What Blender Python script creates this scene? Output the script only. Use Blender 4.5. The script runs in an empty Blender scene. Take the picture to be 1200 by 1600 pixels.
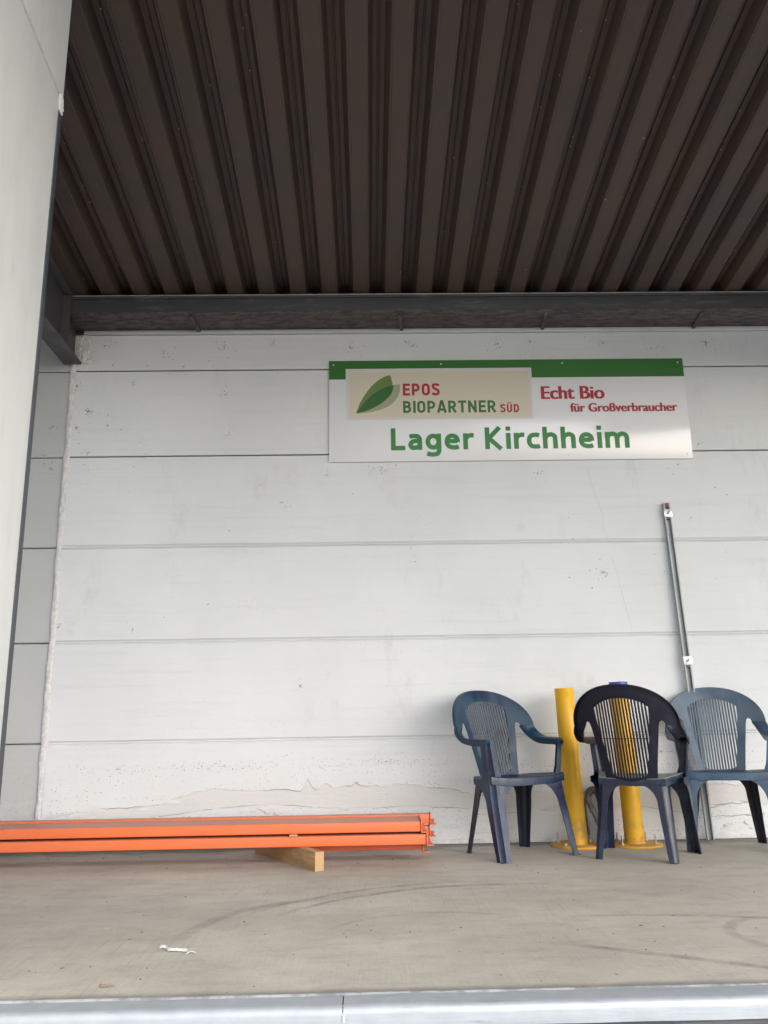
import bpy, bmesh, math, random
from mathutils import Vector, Matrix, noise as mnoise
from mathutils.geometry import delaunay_2d_cdt
random.seed(7)
R = math.radians
S = bpy.context.scene
COL = S.collection

# ------------------------------------------------------------------ camera
cam_d = bpy.data.cameras.new('camera'); cam = bpy.data.objects.new('camera', cam_d); COL.objects.link(cam)
cr = Vector((0.99972035, -0.01709265, -0.01634177))
cu = Vector((0.01175100, -0.24061630, 0.97054918))
cf = Vector((0.02052135, 0.97046980, 0.24034815))
CAMZ = 0.722
cam.matrix_world = Matrix(((cr.x, cu.x, -cf.x, 0), (cr.y, cu.y, -cf.y, 0), (cr.z, cu.z, -cf.z, CAMZ), (0, 0, 0, 1)))
cam_d.sensor_fit = 'VERTICAL'; cam_d.sensor_height = 24; cam_d.lens = 24 * 1300 / 1600
cam_d.clip_start = 0.05; cam_d.clip_end = 2000
S.camera = cam

# ------------------------------------------------------------------ sky, sun, exposure
SUN_EL, SUN_AZ = 28, 42          # overcast: broad glow behind the camera
w = bpy.data.worlds.new('World'); S.world = w; w.use_nodes = True
nt = w.node_tree; nt.nodes.clear()
sky = nt.nodes.new('ShaderNodeTexSky'); sky.sky_type = 'NISHITA'; sky.sun_disc = False
sky.sun_elevation = R(SUN_EL); sky.sun_rotation = R(180 - SUN_AZ)
sky.air_density = 1.0; sky.dust_density = 2.0; sky.ozone_density = 1.0; sky.altitude = 200
hs = nt.nodes.new('ShaderNodeHueSaturation'); hs.inputs['Saturation'].default_value = 0.62
bg = nt.nodes.new('ShaderNodeBackground'); bg.inputs['Strength'].default_value = 0.15
wo = nt.nodes.new('ShaderNodeOutputWorld')
nt.links.new(sky.outputs[0], hs.inputs['Color']); nt.links.new(hs.outputs[0], bg.inputs['Color']); nt.links.new(bg.outputs[0], wo.inputs[0])
sd = bpy.data.lights.new('sun', 'SUN'); sd.energy = 1.15; sd.angle = R(78); sd.color = (1.0, 0.985, 0.965)
sun = bpy.data.objects.new('sun', sd); COL.objects.link(sun)
dv = Vector((math.sin(R(SUN_AZ)) * math.cos(R(SUN_EL)), -math.cos(R(SUN_AZ)) * math.cos(R(SUN_EL)), math.sin(R(SUN_EL))))
sun.rotation_euler = dv.to_track_quat('Z', 'Y').to_euler(); sun.location = (3, -6, 8)
S.view_settings.view_transform = 'Standard'; S.view_settings.look = 'None'
S.view_settings.exposure = 1.04; S.view_settings.gamma = 1; S.view_settings.use_curve_mapping = False
S.render.engine = 'CYCLES'
S.cycles.max_bounces = 5; S.cycles.diffuse_bounces = 4; S.cycles.glossy_bounces = 2

# ------------------------------------------------------------------ node helper
class NT:
    def __init__(s, name):
        s.m = bpy.data.materials.new(name); s.m.use_nodes = True; s.t = s.m.node_tree; s.t.nodes.clear()
        s.out = s.t.nodes.new('ShaderNodeOutputMaterial'); s.b = s.t.nodes.new('ShaderNodeBsdfPrincipled')
        s.t.links.new(s.b.outputs[0], s.out.inputs[0])
        s._geo = None
    def n(s, ty, **k):
        x = s.t.nodes.new(ty)
        for a, b in k.items(): setattr(x, a, b)
        return x
    def put(s, v, sock):
        if v is None: return
        if hasattr(v, 'is_output') or isinstance(v, bpy.types.NodeSocket): s.t.links.new(v, sock)
        elif isinstance(v, (tuple, list)) and len(v) == 3 and sock.type == 'RGBA': sock.default_value = (*v, 1)
        else: sock.default_value = v
    def pos(s):
        if not s._geo: s._geo = s.n('ShaderNodeNewGeometry')
        return s._geo.outputs['Position']
    def nor(s):
        s.pos(); return s._geo.outputs['Normal']
    def objc(s):
        return s.n('ShaderNodeTexCoord').outputs['Object']
    def vmap(s, v, scale=(1, 1, 1), rot=(0, 0, 0), loc=(0, 0, 0)):
        x = s.n('ShaderNodeMapping'); s.put(v, x.inputs[0]); x.inputs['Scale'].default_value = scale
        x.inputs['Rotation'].default_value = rot; x.inputs['Location'].default_value = loc; return x.outputs[0]
    def noise(s, v, scale, detail=4, rough=.55, dist=0):
        x = s.n('ShaderNodeTexNoise'); s.put(v, x.inputs['Vector']); x.inputs['Scale'].default_value = scale
        x.inputs['Detail'].default_value = detail; x.inputs['Roughness'].default_value = rough; x.inputs['Distortion'].default_value = dist
        return x.outputs['Fac']
    def vor(s, v, scale, rnd=1):
        x = s.n('ShaderNodeTexVoronoi'); s.put(v, x.inputs['Vector']); x.inputs['Scale'].default_value = scale
        x.inputs['Randomness'].default_value = rnd; return x.outputs['Distance']
    def math(s, op, a, b=None, c=None, clamp=False):
        x = s.n('ShaderNodeMath', operation=op, use_clamp=clamp); s.put(a, x.inputs[0]); s.put(b, x.inputs[1]); s.put(c, x.inputs[2]); return x.outputs[0]
    def rng(s, v, a, b, c=0, d=1, smooth=True):
        x = s.n('ShaderNodeMapRange'); x.interpolation_type = 'SMOOTHSTEP' if smooth else 'LINEAR'
        s.put(v, x.inputs[0])
        for i, q in enumerate((a, b, c, d)): x.inputs[i + 1].default_value = q
        return x.outputs[0]
    def mix(s, f, a, b, mode='MIX'):
        x = s.n('ShaderNodeMix', data_type='RGBA', blend_type=mode); s.put(f, x.inputs[0]); s.put(a, x.inputs[6]); s.put(b, x.inputs[7]); return x.outputs[2]
    def sep(s, v):
        x = s.n('ShaderNodeSeparateXYZ'); s.put(v, x.inputs[0]); return x.outputs
    def bump(s, h, strength=.3, dist=.01):
        x = s.n('ShaderNodeBump'); s.put(h, x.inputs['Height']); x.inputs['Strength'].default_value = strength; x.inputs['Distance'].default_value = dist
        s.t.links.new(x.outputs[0], s.b.inputs['Normal'])
    def fin(s, col, rough=.6, metal=0, spec=None):
        s.put(col, s.b.inputs['Base Color']); s.put(rough, s.b.inputs['Roughness']); s.put(metal, s.b.inputs['Metallic'])
        if spec is not None: s.b.inputs['Specular IOR Level'].default_value = spec
        return s.m

def wall_mat(name, base, low, pit_amt=1.0):
    t = NT(name); p = t.pos(); x, y, z = t.sep(p)
    big = t.noise(p, 1.1, 4, .6); col = t.mix(t.rng(big, .3, .7), base, tuple(c * .93 for c in base))
    # warm grey grime low down, trowel and board marks
    streak = t.noise(t.vmap(p, (1.2, 1, 26)), 1.0, 5, .65, .4)
    col = t.mix(t.math('MULTIPLY', t.rng(streak, .5, .8), .16), col, (.42, .40, .38))
    lowm = t.math('MULTIPLY', t.rng(z, .62, .12), t.rng(t.noise(p, 3.5, 5, .6), .3, .7))
    col = t.mix(lowm, col, low)
    stain = t.math('MULTIPLY', t.rng(t.noise(t.vmap(p, (2.2, 1, 1.1)), 1.7, 6, .72), .56, .78), .30)
    col = t.mix(stain, col, (.40, .375, .34))
    # pin holes, denser low down in bands
    v1 = t.vor(t.vmap(p, (1, 1, 1.5)), 44); v2 = t.vor(t.vmap(p, (1, 1, 2.0)), 34)
    band = t.math('ADD', t.rng(z, .64, .40), t.math('MULTIPLY', t.rng(t.noise(t.vmap(p, (.8, 1, 5)), 1.3, 3), .52, .7), .45), clamp=True)
    gate = t.math('MULTIPLY', band, t.rng(t.noise(t.vmap(p, (1.5, 1, 7)), 2.2, 4, .7), .40, .60))
    pits = t.math('MULTIPLY', t.rng(v1, .23, .10), gate)
    rare = t.math('MULTIPLY', t.rng(v2, .10, .06), t.rng(t.noise(p, 4, 3), .56, .66))
    allp = t.math('MULTIPLY', t.math('MAXIMUM', pits, rare), pit_amt)
    col = t.mix(t.math('MULTIPLY', allp, .72), col, (.13, .12, .11))
    fine = t.noise(p, 90, 2, .7); med = t.noise(t.vmap(p, (1, 1, 3.0)), 14, 3, .6)
    crk = t.math('MULTIPLY', t.rng(z, .36, .20), t.noise(t.vmap(p, (1, 1, 4)), 6, 5, .7))
    h = t.math('ADD', t.math('MULTIPLY', fine, .10), t.math('MULTIPLY', med, .35))
    h = t.math('ADD', h, t.math('MULTIPLY', crk, 1.6))
    t.bump(h, .55, .006)
    return t.fin(col, .82, 0, .25)

M = {}
M['wall'] = wall_mat('white_wall_paint', (.725, .75, .768), (.69, .69, .69))
M['wall_grey'] = wall_mat('grey_wall_bay', (.505, .52, .525), (.48, .475, .47), .7)  # left bay in a greyer base colour than the white bays
M['plaster_low'] = wall_mat('worn_plaster', (.69, .685, .68), (.655, .64, .63), .35)
t = NT('mortar'); p = t.pos(); h = t.noise(p, 30, 6, .7)
t.bump(h, .8, .01); M['mortar'] = t.fin(t.mix(t.rng(h, .35, .65), (.60, .60, .595), (.76, .765, .765)), .9, 0, .2)
t = NT('joint_grout'); M['grout'] = t.fin((.30, .295, .285), .95, 0, .1)  # grey grout colour of the backing behind the panel gaps

t = NT('crack_shade'); M['crack_shade'] = t.fin((.33, .32, .31), .95, 0, .1)  # ribbon colour for cracks and for painted shade at plaster edges
# loading dock concrete
t = NT('dock_concrete'); p = t.pos(); x, y, z = t.sep(p)
n1 = t.noise(p, 1.3, 6, .62); n2 = t.noise(t.vmap(p, (1, 2.2, 1)), 5, 6, .68); n3 = t.noise(p, 55, 5, .75)
col = t.mix(t.rng(n1, .32, .68), (.50, .466, .405), (.64, .60, .525))
col = t.mix(t.math('MULTIPLY', t.rng(n2, .45, .72), .34), col, (.33, .31, .275))
col = t.mix(t.math('MULTIPLY', t.rng(n3, .45, .8), .35), col, (.30, .28, .245))
br = t.noise(t.vmap(p, (110, 3.0, 1), (0, 0, R(-9))), 1, 4, .7)
brg = t.rng(t.noise(t.vmap(p, (1, .7, 1), loc=(3, 1, 0)), 1.5, 3), .42, .62)
col = t.mix(t.math('MULTIPLY', t.math('MULTIPLY', t.rng(br, .5, .72), brg), .26), col, (.20, .185, .16))
sc = t.noise(t.vmap(p, (7, 90, 1), (0, 0, R(14))), 1, 4, .8)
col = t.mix(t.math('MULTIPLY', t.rng(sc, .66, .74), .5), col, (.15, .14, .125))
sc2 = t.noise(t.vmap(p, (3, 60, 1), (0, 0, R(-24)), (2, 5, 0)), 1, 5, .8)
col = t.mix(t.math('MULTIPLY', t.rng(sc2, .68, .76), .4), col, (.50, .47, .43))
def arc(cx, cy, r, wd, mx, my, L, amt):
    global col
    q = t.math('SQRT', t.math('ADD', t.math('POWER', t.math('SUBTRACT', x, cx), 2), t.math('POWER', t.math('SUBTRACT', y, cy), 2)))
    wob = t.math('MULTIPLY', t.math('SUBTRACT', t.noise(p, 2.5, 2), .5), .05)
    dd = t.math('ABSOLUTE', t.math('SUBTRACT', t.math('ADD', q, wob), r))
    m1 = t.rng(dd, wd, wd * .35)
    q2 = t.math('SQRT', t.math('ADD', t.math('POWER', t.math('SUBTRACT', x, mx), 2), t.math('POWER', t.math('SUBTRACT', y, my), 2)))
    m2 = t.rng(q2, L, L * .45); m3 = t.rng(t.noise(p, 9, 5, .7), .35, .6, .35, 1)
    col = t.mix(t.math('MULTIPLY', t.math('MULTIPLY', m1, m2), t.math('MULTIPLY', m3, amt)), col, (.085, .082, .078))
arc(.55, 2.91, 1.05, .028, .15, 3.85, .75, .45)
arc(.55, 2.85, 1.20, .022, -.1, 3.85, .65, .38)
arc(.04, 3.09, .70, .04, -.45, 3.5, .55, .32)
arc(-.64, .03, 3.17, .030, 1.0, 2.75, .55, .42)
arc(.55, -.4, 3.75, .02, 1.2, 3.1, .6, .35)
arc(1.45, 3.02, .24, .03, 1.25, 3.08, .32, .3)
arc(.27, 2.95, .49, .02, .15, 3.4, .45, .22)
pale = t.noise(t.vmap(p, (1.2, 3.2, 1), (0, 0, R(8)), (4, 2, 0)), 2.2, 6, .75)
col = t.mix(t.math('MULTIPLY', t.rng(pale, .58, .74), .5), col, (.68, .645, .585))
dk = t.noise(t.vmap(p, (1.5, 4, 1), (0, 0, R(-12)), (1, 7, 0)), 2.6, 6, .78)
col = t.mix(t.math('MULTIPLY', t.rng(dk, .60, .74), .35), col, (.24, .225, .20))
# small dark spots
v = t.vor(p, 9); col = t.mix(t.math('MULTIPLY', t.rng(v, .06, .03), .7), col, (.07, .055, .045))
# darker grey tint towards the wall foot
col = t.mix(t.math('MULTIPLY', t.rng(y, 4.2, 5.1), .45), col, (.36, .34, .31))
dirt = t.math('MULTIPLY', t.rng(t.math('ADD', y, t.math('MULTIPLY', n2, .34)), 5.12, 5.36), .75)
col = t.mix(dirt, col, (.13, .12, .105))
edge = t.math('MULTIPLY', t.rng(t.math('ADD', y, t.math('MULTIPLY', t.noise(p, 7, 3), .05)), 2.585, 2.53), .75)
col = t.mix(edge, col, (.20, .195, .185))
h = t.math('ADD', t.math('MULTIPLY', n3, .5), t.math('MULTIPLY', br, .45)); h = t.math('ADD', h, t.math('MULTIPLY', n2, .6))
t.bump(h, .42, .005)
M['concrete'] = t.fin(col, t.rng(n2, .3, .7, .62, .85), 0, .35)
t = NT('yard_asphalt'); p = t.pos(); n = t.noise(p, 3, 6, .7); n2 = t.noise(p, 60, 4, .8); t.bump(n2, .5, .01)
M['yard'] = t.fin(t.mix(n, (.15, .148, .145), t.mix(n2, (.17, .168, .165), (.25, .245, .24))), .9)
t = NT('outer_ground'); p = t.pos(); n = t.noise(p, .05, 5, .6)
M['ground'] = t.fin(t.mix(n, (.13, .14, .10), (.22, .21, .17)), .95)

# galvanised steel
def galv(name, a, b, rough=(.28, .5), metal=.9, sc=18):
    t = NT(name); p = t.pos(); n = t.noise(p, sc, 5, .6); n2 = t.noise(t.vmap(p, (3, 40, 40)), 1, 4, .7)
    v = t.noise(p, 4, 4, .6)
    col = t.mix(n, a, b); col = t.mix(t.math('MULTIPLY', t.rng(n2, .58, .75), .5), col, tuple(q * .55 for q in a))
    t.bump(t.math('ADD', n2, v), .22, .004)
    return t.fin(col, t.rng(v, .3, .7, *rough), metal)
M['galv'] = galv('galvanised_edge_steel', (.40, .44, .49), (.56, .60, .65), (.45, .65), .45)
M['rail'] = galv('galvanised_channel', (.33, .35, .36), (.45, .47, .48), (.5, .65), .3, 60)
M['zinc'] = galv('zinc_plated', (.62, .62, .60), (.78, .78, .76), (.3, .45), .6, 120)
M['bolt'] = galv('bolt_steel', (.38, .36, .33), (.55, .53, .5), (.35, .55), .8, 200)
t = NT('sealant'); n = t.noise(t.pos(), 14, 5, .7); M['sealant'] = t.fin(t.mix(t.rng(n, .38, .62), (.34, .36, .38), (.62, .64, .66)), .7)
t = NT('red_plastic'); M['red'] = t.fin(t.mix(t.noise(t.pos(), 90), (.13, .012, .02), (.17, .02, .03)), .4)

# dark painted steel and roof deck
t = NT('roof_deck_paint'); p = t.pos(); n = t.noise(t.vmap(p, (30, 1.2, 1)), 1, 5, .65); n2 = t.noise(p, 2.2, 5, .65); n3 = t.noise(p, 38, 4, .7)
col = t.mix(t.rng(n2, .3, .7), (.092, .059, .045), (.070, .054, .050))
col = t.mix(t.math('MULTIPLY', t.rng(n, .45, .75), .35), col, (.055, .044, .043))
col = t.mix(t.math('MULTIPLY', t.rng(t.vor(p, 5.5), .035, .018), .7), col, (.5, .5, .5))
t.bump(n3, .15, .002)
M['deck'] = t.fin(col, .55, 0, .4)
t = NT('deck_seam_paint'); M['seam'] = t.fin(t.mix(t.noise(t.pos(), 20), (.05, .045, .05), (.075, .065, .065)), .6)
t = NT('dark_steel_paint'); p = t.pos(); n = t.noise(t.vmap(p, (1.3, 1, 9)), 3, 6, .7, .6); n2 = t.noise(p, 1.2, 3); n3 = t.noise(p, 50, 5, .7)
col = t.mix(t.rng(n2, .35, .65), (.075, .078, .088), (.092, .092, .10))
col = t.mix(t.math('MULTIPLY', t.rng(n, .54, .64), .6), col, (.16, .155, .16)); t.bump(t.math('ADD', n, n3), .35, .004)
M['steel'] = t.fin(col, .6, .1, .4)
t = NT('peeling_primer'); p = t.pos(); n = t.noise(t.vmap(p, (1.6, 4.0, 3)), 6.5, 8, .78, .3); n3 = t.noise(p, 60, 5, .7)
col = t.mix(t.rng(n, .38, .62), (.085, .072, .075), (.185, .165, .165)); col = t.mix(t.math('MULTIPLY', n3, .3), col, (.06, .05, .05)); t.bump(t.math('ADD', n, n3), .6, .008)
M['primer'] = t.fin(col, .8, 0, .2)
t = NT('slate_steel'); M['slate'] = t.fin(t.mix(t.noise(t.pos(), 12, 5), (.055, .065, .08), (.09, .10, .115)), .5, .3)

# side panel paint
t = NT('side_panel_paint'); p = t.pos(); n = t.noise(t.vmap(p, (2.5, 2.5, .7)), 2, 5, .65); n2 = t.noise(t.vmap(p, (4, 14, 2)), 1.6, 5, .75); n3 = t.noise(p, 2, 4)
col = t.mix(t.rng(n, .4, .72), (.80, .83, .835), (.71, .745, .75)); col = t.mix(t.math('MULTIPLY', t.rng(n2, .62, .74), .35), col, (.50, .53, .53))
col = t.mix(t.math('MULTIPLY', t.rng(n3, .4, .7), .3), col, (.83, .86, .865)); t.bump(n2, .12, .004)
M['side'] = t.fin(col, .5, 0, .35)

# chair plastics
def plastic(name, dark, faded, lo, hi, rough=.42, sheen=.5):
    t = NT(name); p = t.objc(); n = t.noise(p, 4.5, 5, .62); n2 = t.noise(t.vmap(p, (6, 6, 1.6)), 5, 6, .75, .6); n3 = t.noise(p, 160, 4, .75)
    col = t.mix(t.rng(n, lo, hi), dark, faded)
    col = t.mix(t.math('MULTIPLY', t.rng(n2, .56, .74), .45), col, tuple(min(1, c * 1.6 + .018) for c in faded))
    sp = t.math('MULTIPLY', t.rng(n3, .62, .72), .10); col = t.mix(sp, col, (.42, .45, .48))
    t.bump(n3, .05, .001)
    return t.fin(col, t.rng(n2, .35, .7, rough - .08, rough + .16), 0, .5)
M['teal'] = plastic('faded_teal_plastic', (.004, .018, .056), (.014, .056, .098), .38, .68, .36)
M['teal_pale'] = plastic('faded_slate_plastic', (.050, .068, .095), (.10, .125, .155), .35, .6, .45)
M['navy'] = plastic('dark_navy_plastic', (.0055, .006, .020), (.008, .0095, .028), .4, .7, .42)
M['navy_leg'] = plastic('worn_navy_plastic', (.007, .011, .034), (.024, .042, .074), .42, .66, .34)
M['seat_pale'] = plastic('chalky_seat_plastic', (.13, .15, .165), (.22, .24, .25), .35, .6, .5)
M['bluegrey'] = plastic('faded_blue_grey_plastic', (.075, .112, .162), (.12, .168, .225), .35, .65, .5)
M['bluegrey_leg'] = plastic('faded_blue_plastic', (.014, .042, .095), (.055, .105, .165), .35, .62, .42)
M['blue_leg'] = plastic('worn_blue_plastic', (.004, .010, .042), (.010, .034, .074), .38, .66, .34)
M['shaded_leg'] = plastic('shaded_dark_plastic', (.010, .012, .022), (.02, .024, .04), .4, .7, .45)  # near-black copy for rear legs, shade under the seat in the colour

# painted / other
t = NT('yellow_paint'); p = t.pos(); n = t.noise(p, 6, 5, .6); n2 = t.noise(t.vmap(p, (1, 1, .5)), 40, 5, .7)
col = t.mix(n, (.82, .45, .008), (.78, .42, .010)); col = t.mix(t.math('MULTIPLY', t.rng(n2, .62, .72), .6), col, (.30, .17, .04)); x, y, z = t.sep(p); col = t.mix(t.math('MULTIPLY', t.rng(z, .30, .0), t.rng(t.noise(p, 16, 5, .7), .4, .65)), col, (.42, .26, .08)); t.bump(n2, .08, .002)
M['yellow'] = t.fin(col, .38, 0, .5)
t = NT('yellow_plate_paint'); p = t.pos(); n = t.noise(p, 22, 6, .7); x, y, z = t.sep(t.nor())
col = t.mix(t.math('MULTIPLY', t.rng(z, .5, .9), t.rng(n, .3, .62)), (.72, .36, .02), (.50, .29, .13)); t.bump(n, .3, .003)
M['plate'] = t.fin(col, .6)
t = NT('orange_paint'); p = t.pos(); n = t.noise(p, 8, 5, .6); n2 = t.noise(t.vmap(p, (1.5, 9, 9)), 3, 5, .7); x, y, z = t.sep(t.nor())
col = t.mix(n, (.70, .150, .045), (.76, .172, .056))
col = t.mix(t.math('MULTIPLY', t.rng(t.noise(p, 30, 6, .8), .62, .74), .35), col, (.42, .10, .05))
col = t.mix(t.math('MULTIPLY', t.rng(t.noise(t.vmap(p, (6, 40, 40)), 2, 4, .8), .67, .73), .6), col, (.24, .16, .13))
col = t.mix(t.math('MULTIPLY', t.rng(t.noise(t.vmap(p, (.7, 5, 5)), 3, 4, .7), .4, .75), .2), col, (.62, .25, .15))
col = t.mix(t.math('MULTIPLY', t.rng(z, .6, .95), t.rng(n2, .25, .75, .35, .85)), col, (.46, .26, .20))
t.bump(n2, .08, .002)
M['orange'] = t.fin(col, .45, 0, .45)
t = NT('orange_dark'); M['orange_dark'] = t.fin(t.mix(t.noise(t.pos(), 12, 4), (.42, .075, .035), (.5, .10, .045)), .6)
t = NT('sawn_timber'); p = t.objc(); n = t.noise(t.vmap(p, (2, 26, 26)), 2, 6, .65, .7); n2 = t.noise(p, 12, 4)
col = t.mix(t.rng(n, .35, .68), (.50, .31, .155), (.34, .19, .085)); col = t.mix(t.math('MULTIPLY', t.rng(n2, .55, .7), .35), col, (.24, .14, .075)); t.bump(n, .35, .002)
M['timber'] = t.fin(col, .75)
t = NT('timber_end_grain'); p = t.objc(); n = t.noise(t.vmap(p, (1, 60, 18)), 2, 5, .7, 1.2); t.bump(n, .5, .002)
M['timber_end'] = t.fin(t.mix(n, (.58, .38, .20), (.40, .25, .125)), .8)
t = NT('grey_hose'); n = t.noise(t.objc(), 30, 5, .7); M['hose'] = t.fin(t.mix(t.rng(n, .35, .7), (.13, .128, .125), (.26, .255, .25)), .6)
t = NT('dark_hose'); n = t.noise(t.objc(), 30, 5, .7); M['hose_dark'] = t.fin(t.mix(n, (.045, .043, .042), (.11, .10, .10)), .6)
t = NT('blue_plastic'); M['blue'] = t.fin(t.mix(t.noise(t.pos(), 60, 4), (.006, .05, .42), (.012, .08, .55)), .35)
t = NT('torn_paper'); M['paper'] = t.fin(t.mix(t.noise(t.pos(), 70, 4), (.72, .72, .70), (.84, .84, .82)), .8)
t = NT('dry_grit'); M['grit'] = t.fin(t.mix(t.noise(t.pos(), 40, 2), (.10, .07, .05), (.34, .29, .22)), .9)
t = NT('mould'); M['mould'] = t.fin(t.mix(t.noise(t.pos(), 55, 4), (.17, .155, .13), (.40, .375, .34)), .95, 0, .1)
t = NT('crack_line'); M['crack'] = t.fin(t.mix(t.noise(t.pos(), 25, 3), (.50, .49, .48), (.62, .61, .60)), .95, 0, .1)
# sign print
def sgn(name, c, rough=.15):
    t = NT(name); p = t.pos(); n = t.noise(p, 5, 3); t.bump(t.noise(p, 3.2, 2), .03, .004)
    return t.fin(t.mix(t.math('MULTIPLY', n, .25), c, tuple(q * .88 for q in c)), rough, 0, .55)
M['s_white'] = sgn('sign_white_face', (.80, .81, .85)); M['s_green'] = sgn('sign_green_print', (.018, .150, .012), .4); M['s_text'] = sgn('lettering_green', (.018, .215, .03), .3)
M['s_dtext'] = sgn('lettering_dark_green', (.035, .17, .04), .4); M['s_red'] = sgn('lettering_red', (.40, .012, .035), .4)
M['s_cream'] = sgn('sign_cream_field', (.66, .61, .50), .32); M['s_rim'] = sgn('sign_field_rim', (.66, .655, .66), .3)
M['l1'] = sgn('leaf_olive', (.13, .22, .055), .4); M['l2'] = sgn('leaf_pale', (.34, .36, .24), .4); M['l3'] = sgn('leaf_dark', (.022, .13, .018), .4)

# ------------------------------------------------------------------ mesh helpers
def tag(o, label=None, cat=None, group=None, kind=None):
    if label: o['label'] = label
    if cat: o['category'] = cat
    if group: o['group'] = group
    if kind: o['kind'] = kind
    return o
def thing(name, label, cat, loc=(0, 0, 0), rz=0, group=None):
    o = bpy.data.objects.new(name, None); COL.objects.link(o); o.location = loc; o.rotation_euler = (0, 0, rz); o.empty_display_size = .1
    return tag(o, label, cat, group)
def sharp(me, ang=35):
    bm = bmesh.new(); bm.from_mesh(me); a = R(ang)
    for f in bm.faces: f.smooth = True
    for e in bm.edges:
        e.smooth = not (len(e.link_faces) == 2 and e.calc_face_angle(0) > a) and len(e.link_faces) == 2
    bm.to_mesh(me); bm.free()
class MB:
    def __init__(s): s.v = []; s.f = []; s.mi = []
    def add(s, vs, fs, mi=0):
        k = len(s.v); s.v += [tuple(v) for v in vs]; s.f += [tuple(i + k for i in f) for f in fs]; s.mi += [mi] * len(fs)
    def box(s, x0, x1, y0, y1, z0, z1, mi=0):
        s.add([(x0, y0, z0), (x1, y0, z0), (x1, y1, z0), (x0, y1, z0), (x0, y0, z1), (x1, y0, z1), (x1, y1, z1), (x0, y1, z1)],
              [(0, 3, 2, 1), (4, 5, 6, 7), (0, 1, 5, 4), (1, 2, 6, 5), (2, 3, 7, 6), (3, 0, 4, 7)], mi)
    def extr_x(s, prof, x0, x1, mi=0, seg=1):   # closed profile of (y,z)
        n = len(prof)
        for k in range(seg):
            pass
        vs = [(x0, a, b) for a, b in prof] + [(x1, a, b) for a, b in prof]
        s.add(vs, [(i, (i + 1) % n, n + (i + 1) % n, n + i) for i in range(n)] + [tuple(range(n))[::-1], tuple(range(n, 2 * n))], mi)
    def extr_z(s, poly, z0, z1, mi=0):
        n = len(poly); vs = [(a, b, z0) for a, b in poly] + [(a, b, z1) for a, b in poly]
        s.add(vs, [(i, (i + 1) % n, n + (i + 1) % n, n + i) for i in range(n)] + [tuple(range(n))[::-1], tuple(range(n, 2 * n))], mi)
    def loft(s, secs, closed=False, caps=False, mi=0):
        n = len(secs[0]); vs = [p for q in secs for p in q]; fs = []
        for i in range(len(secs) - 1):
            for j in range(n if closed else n - 1):
                j2 = (j + 1) % n; fs.append((i * n + j, i * n + j2, (i + 1) * n + j2, (i + 1) * n + j))
        if caps: fs += [tuple(range(n))[::-1], tuple(range((len(secs) - 1) * n, len(secs) * n))]
        s.add(vs, fs, mi)
    def tube(s, pts, r, n=12, caps=True, mi=0):
        pts = [Vector(p) for p in pts]; secs = []; up = Vector((0, 0, 1)) if abs((pts[1] - pts[0]).normalized().z) < .9 else Vector((1, 0, 0))
        for i, p in enumerate(pts):
            d = (pts[min(i + 1, len(pts) - 1)] - pts[max(i - 1, 0)]).normalized(); a = d.cross(up).normalized(); b = a.cross(d).normalized(); up = b
            rr = r[i] if isinstance(r, (list, tuple)) else r
            secs.append([p + (a * math.cos(2 * math.pi * k / n) + b * math.sin(2 * math.pi * k / n)) * rr for k in range(n)])
        s.loft(secs, True, caps, mi)
    def lathe(s, prof, n=32, cx=0, cy=0, mi=0):
        secs = [[(cx + r * math.cos(2 * math.pi * k / n), cy + r * math.sin(2 * math.pi * k / n), z) for k in range(n)] for r, z in prof]
        s.loft(secs, True, True, mi)
    def mesh(s, name, mats, ang=35):
        me = bpy.data.meshes.new(name); me.from_pydata(s.v, [], s.f)
        for m in (mats if isinstance(mats, (list, tuple)) else [mats]): me.materials.append(m)
        me.polygons.foreach_set('material_index', s.mi)
        bm = bmesh.new(); bm.from_mesh(me); bmesh.ops.recalc_face_normals(bm, faces=bm.faces); bm.to_mesh(me); bm.free()
        sharp(me, ang); return me
    def build(s, name, mats, parent=None, ang=35, bevel=0, seg=2, solid=0, weld=0, kind=None, label=None, sub=0, offset=0):
        me = s.mesh(name, mats, ang)
        if weld:
            bm = bmesh.new(); bm.from_mesh(me); bmesh.ops.remove_doubles(bm, verts=bm.verts, dist=weld); bmesh.ops.recalc_face_normals(bm, faces=bm.faces); bm.to_mesh(me); bm.free()
        o = bpy.data.objects.new(name, me); COL.objects.link(o)
        if sub:
            md = o.modifiers.new('s', 'SUBSURF'); md.levels = md.render_levels = sub
        if solid:
            md = o.modifiers.new('s', 'SOLIDIFY'); md.thickness = solid; md.offset = offset; md.use_even_offset = False
        if bevel:
            md = o.modifiers.new('b', 'BEVEL'); md.width = bevel; md.segments = seg; md.limit_method = 'ANGLE'; md.angle_limit = R(40)
        if solid or bevel or sub:
            dg = bpy.context.evaluated_depsgraph_get(); me2 = bpy.data.meshes.new_from_object(o.evaluated_get(dg)); me2.name = name
            o.modifiers.clear(); o.data = me2; sharp(me2, ang)
        if parent: o.parent = parent
        if kind: o['kind'] = kind
        if label: o['label'] = label
        return o
def rawobj(name, me, parent=None):
    o = bpy.data.objects.new(name, me); COL.objects.link(o)
    if parent: o.parent = parent
    return o
def catmull(P, k=4):
    out = []; n = len(P)
    for i in range(n - 1):
        p0, p1, p2, p3 = (Vector(P[max(i - 1, 0)]), Vector(P[i]), Vector(P[i + 1]), Vector(P[min(i + 2, n - 1)]))
        for j in range(k):
            u = j / k; out.append(.5 * ((2 * p1) + (p2 - p0) * u + (2 * p0 - 5 * p1 + 4 * p2 - p3) * u * u + (3 * p1 - p0 - 3 * p2 + p3) * u ** 3))
    out.append(Vector(P[-1])); return out
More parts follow.
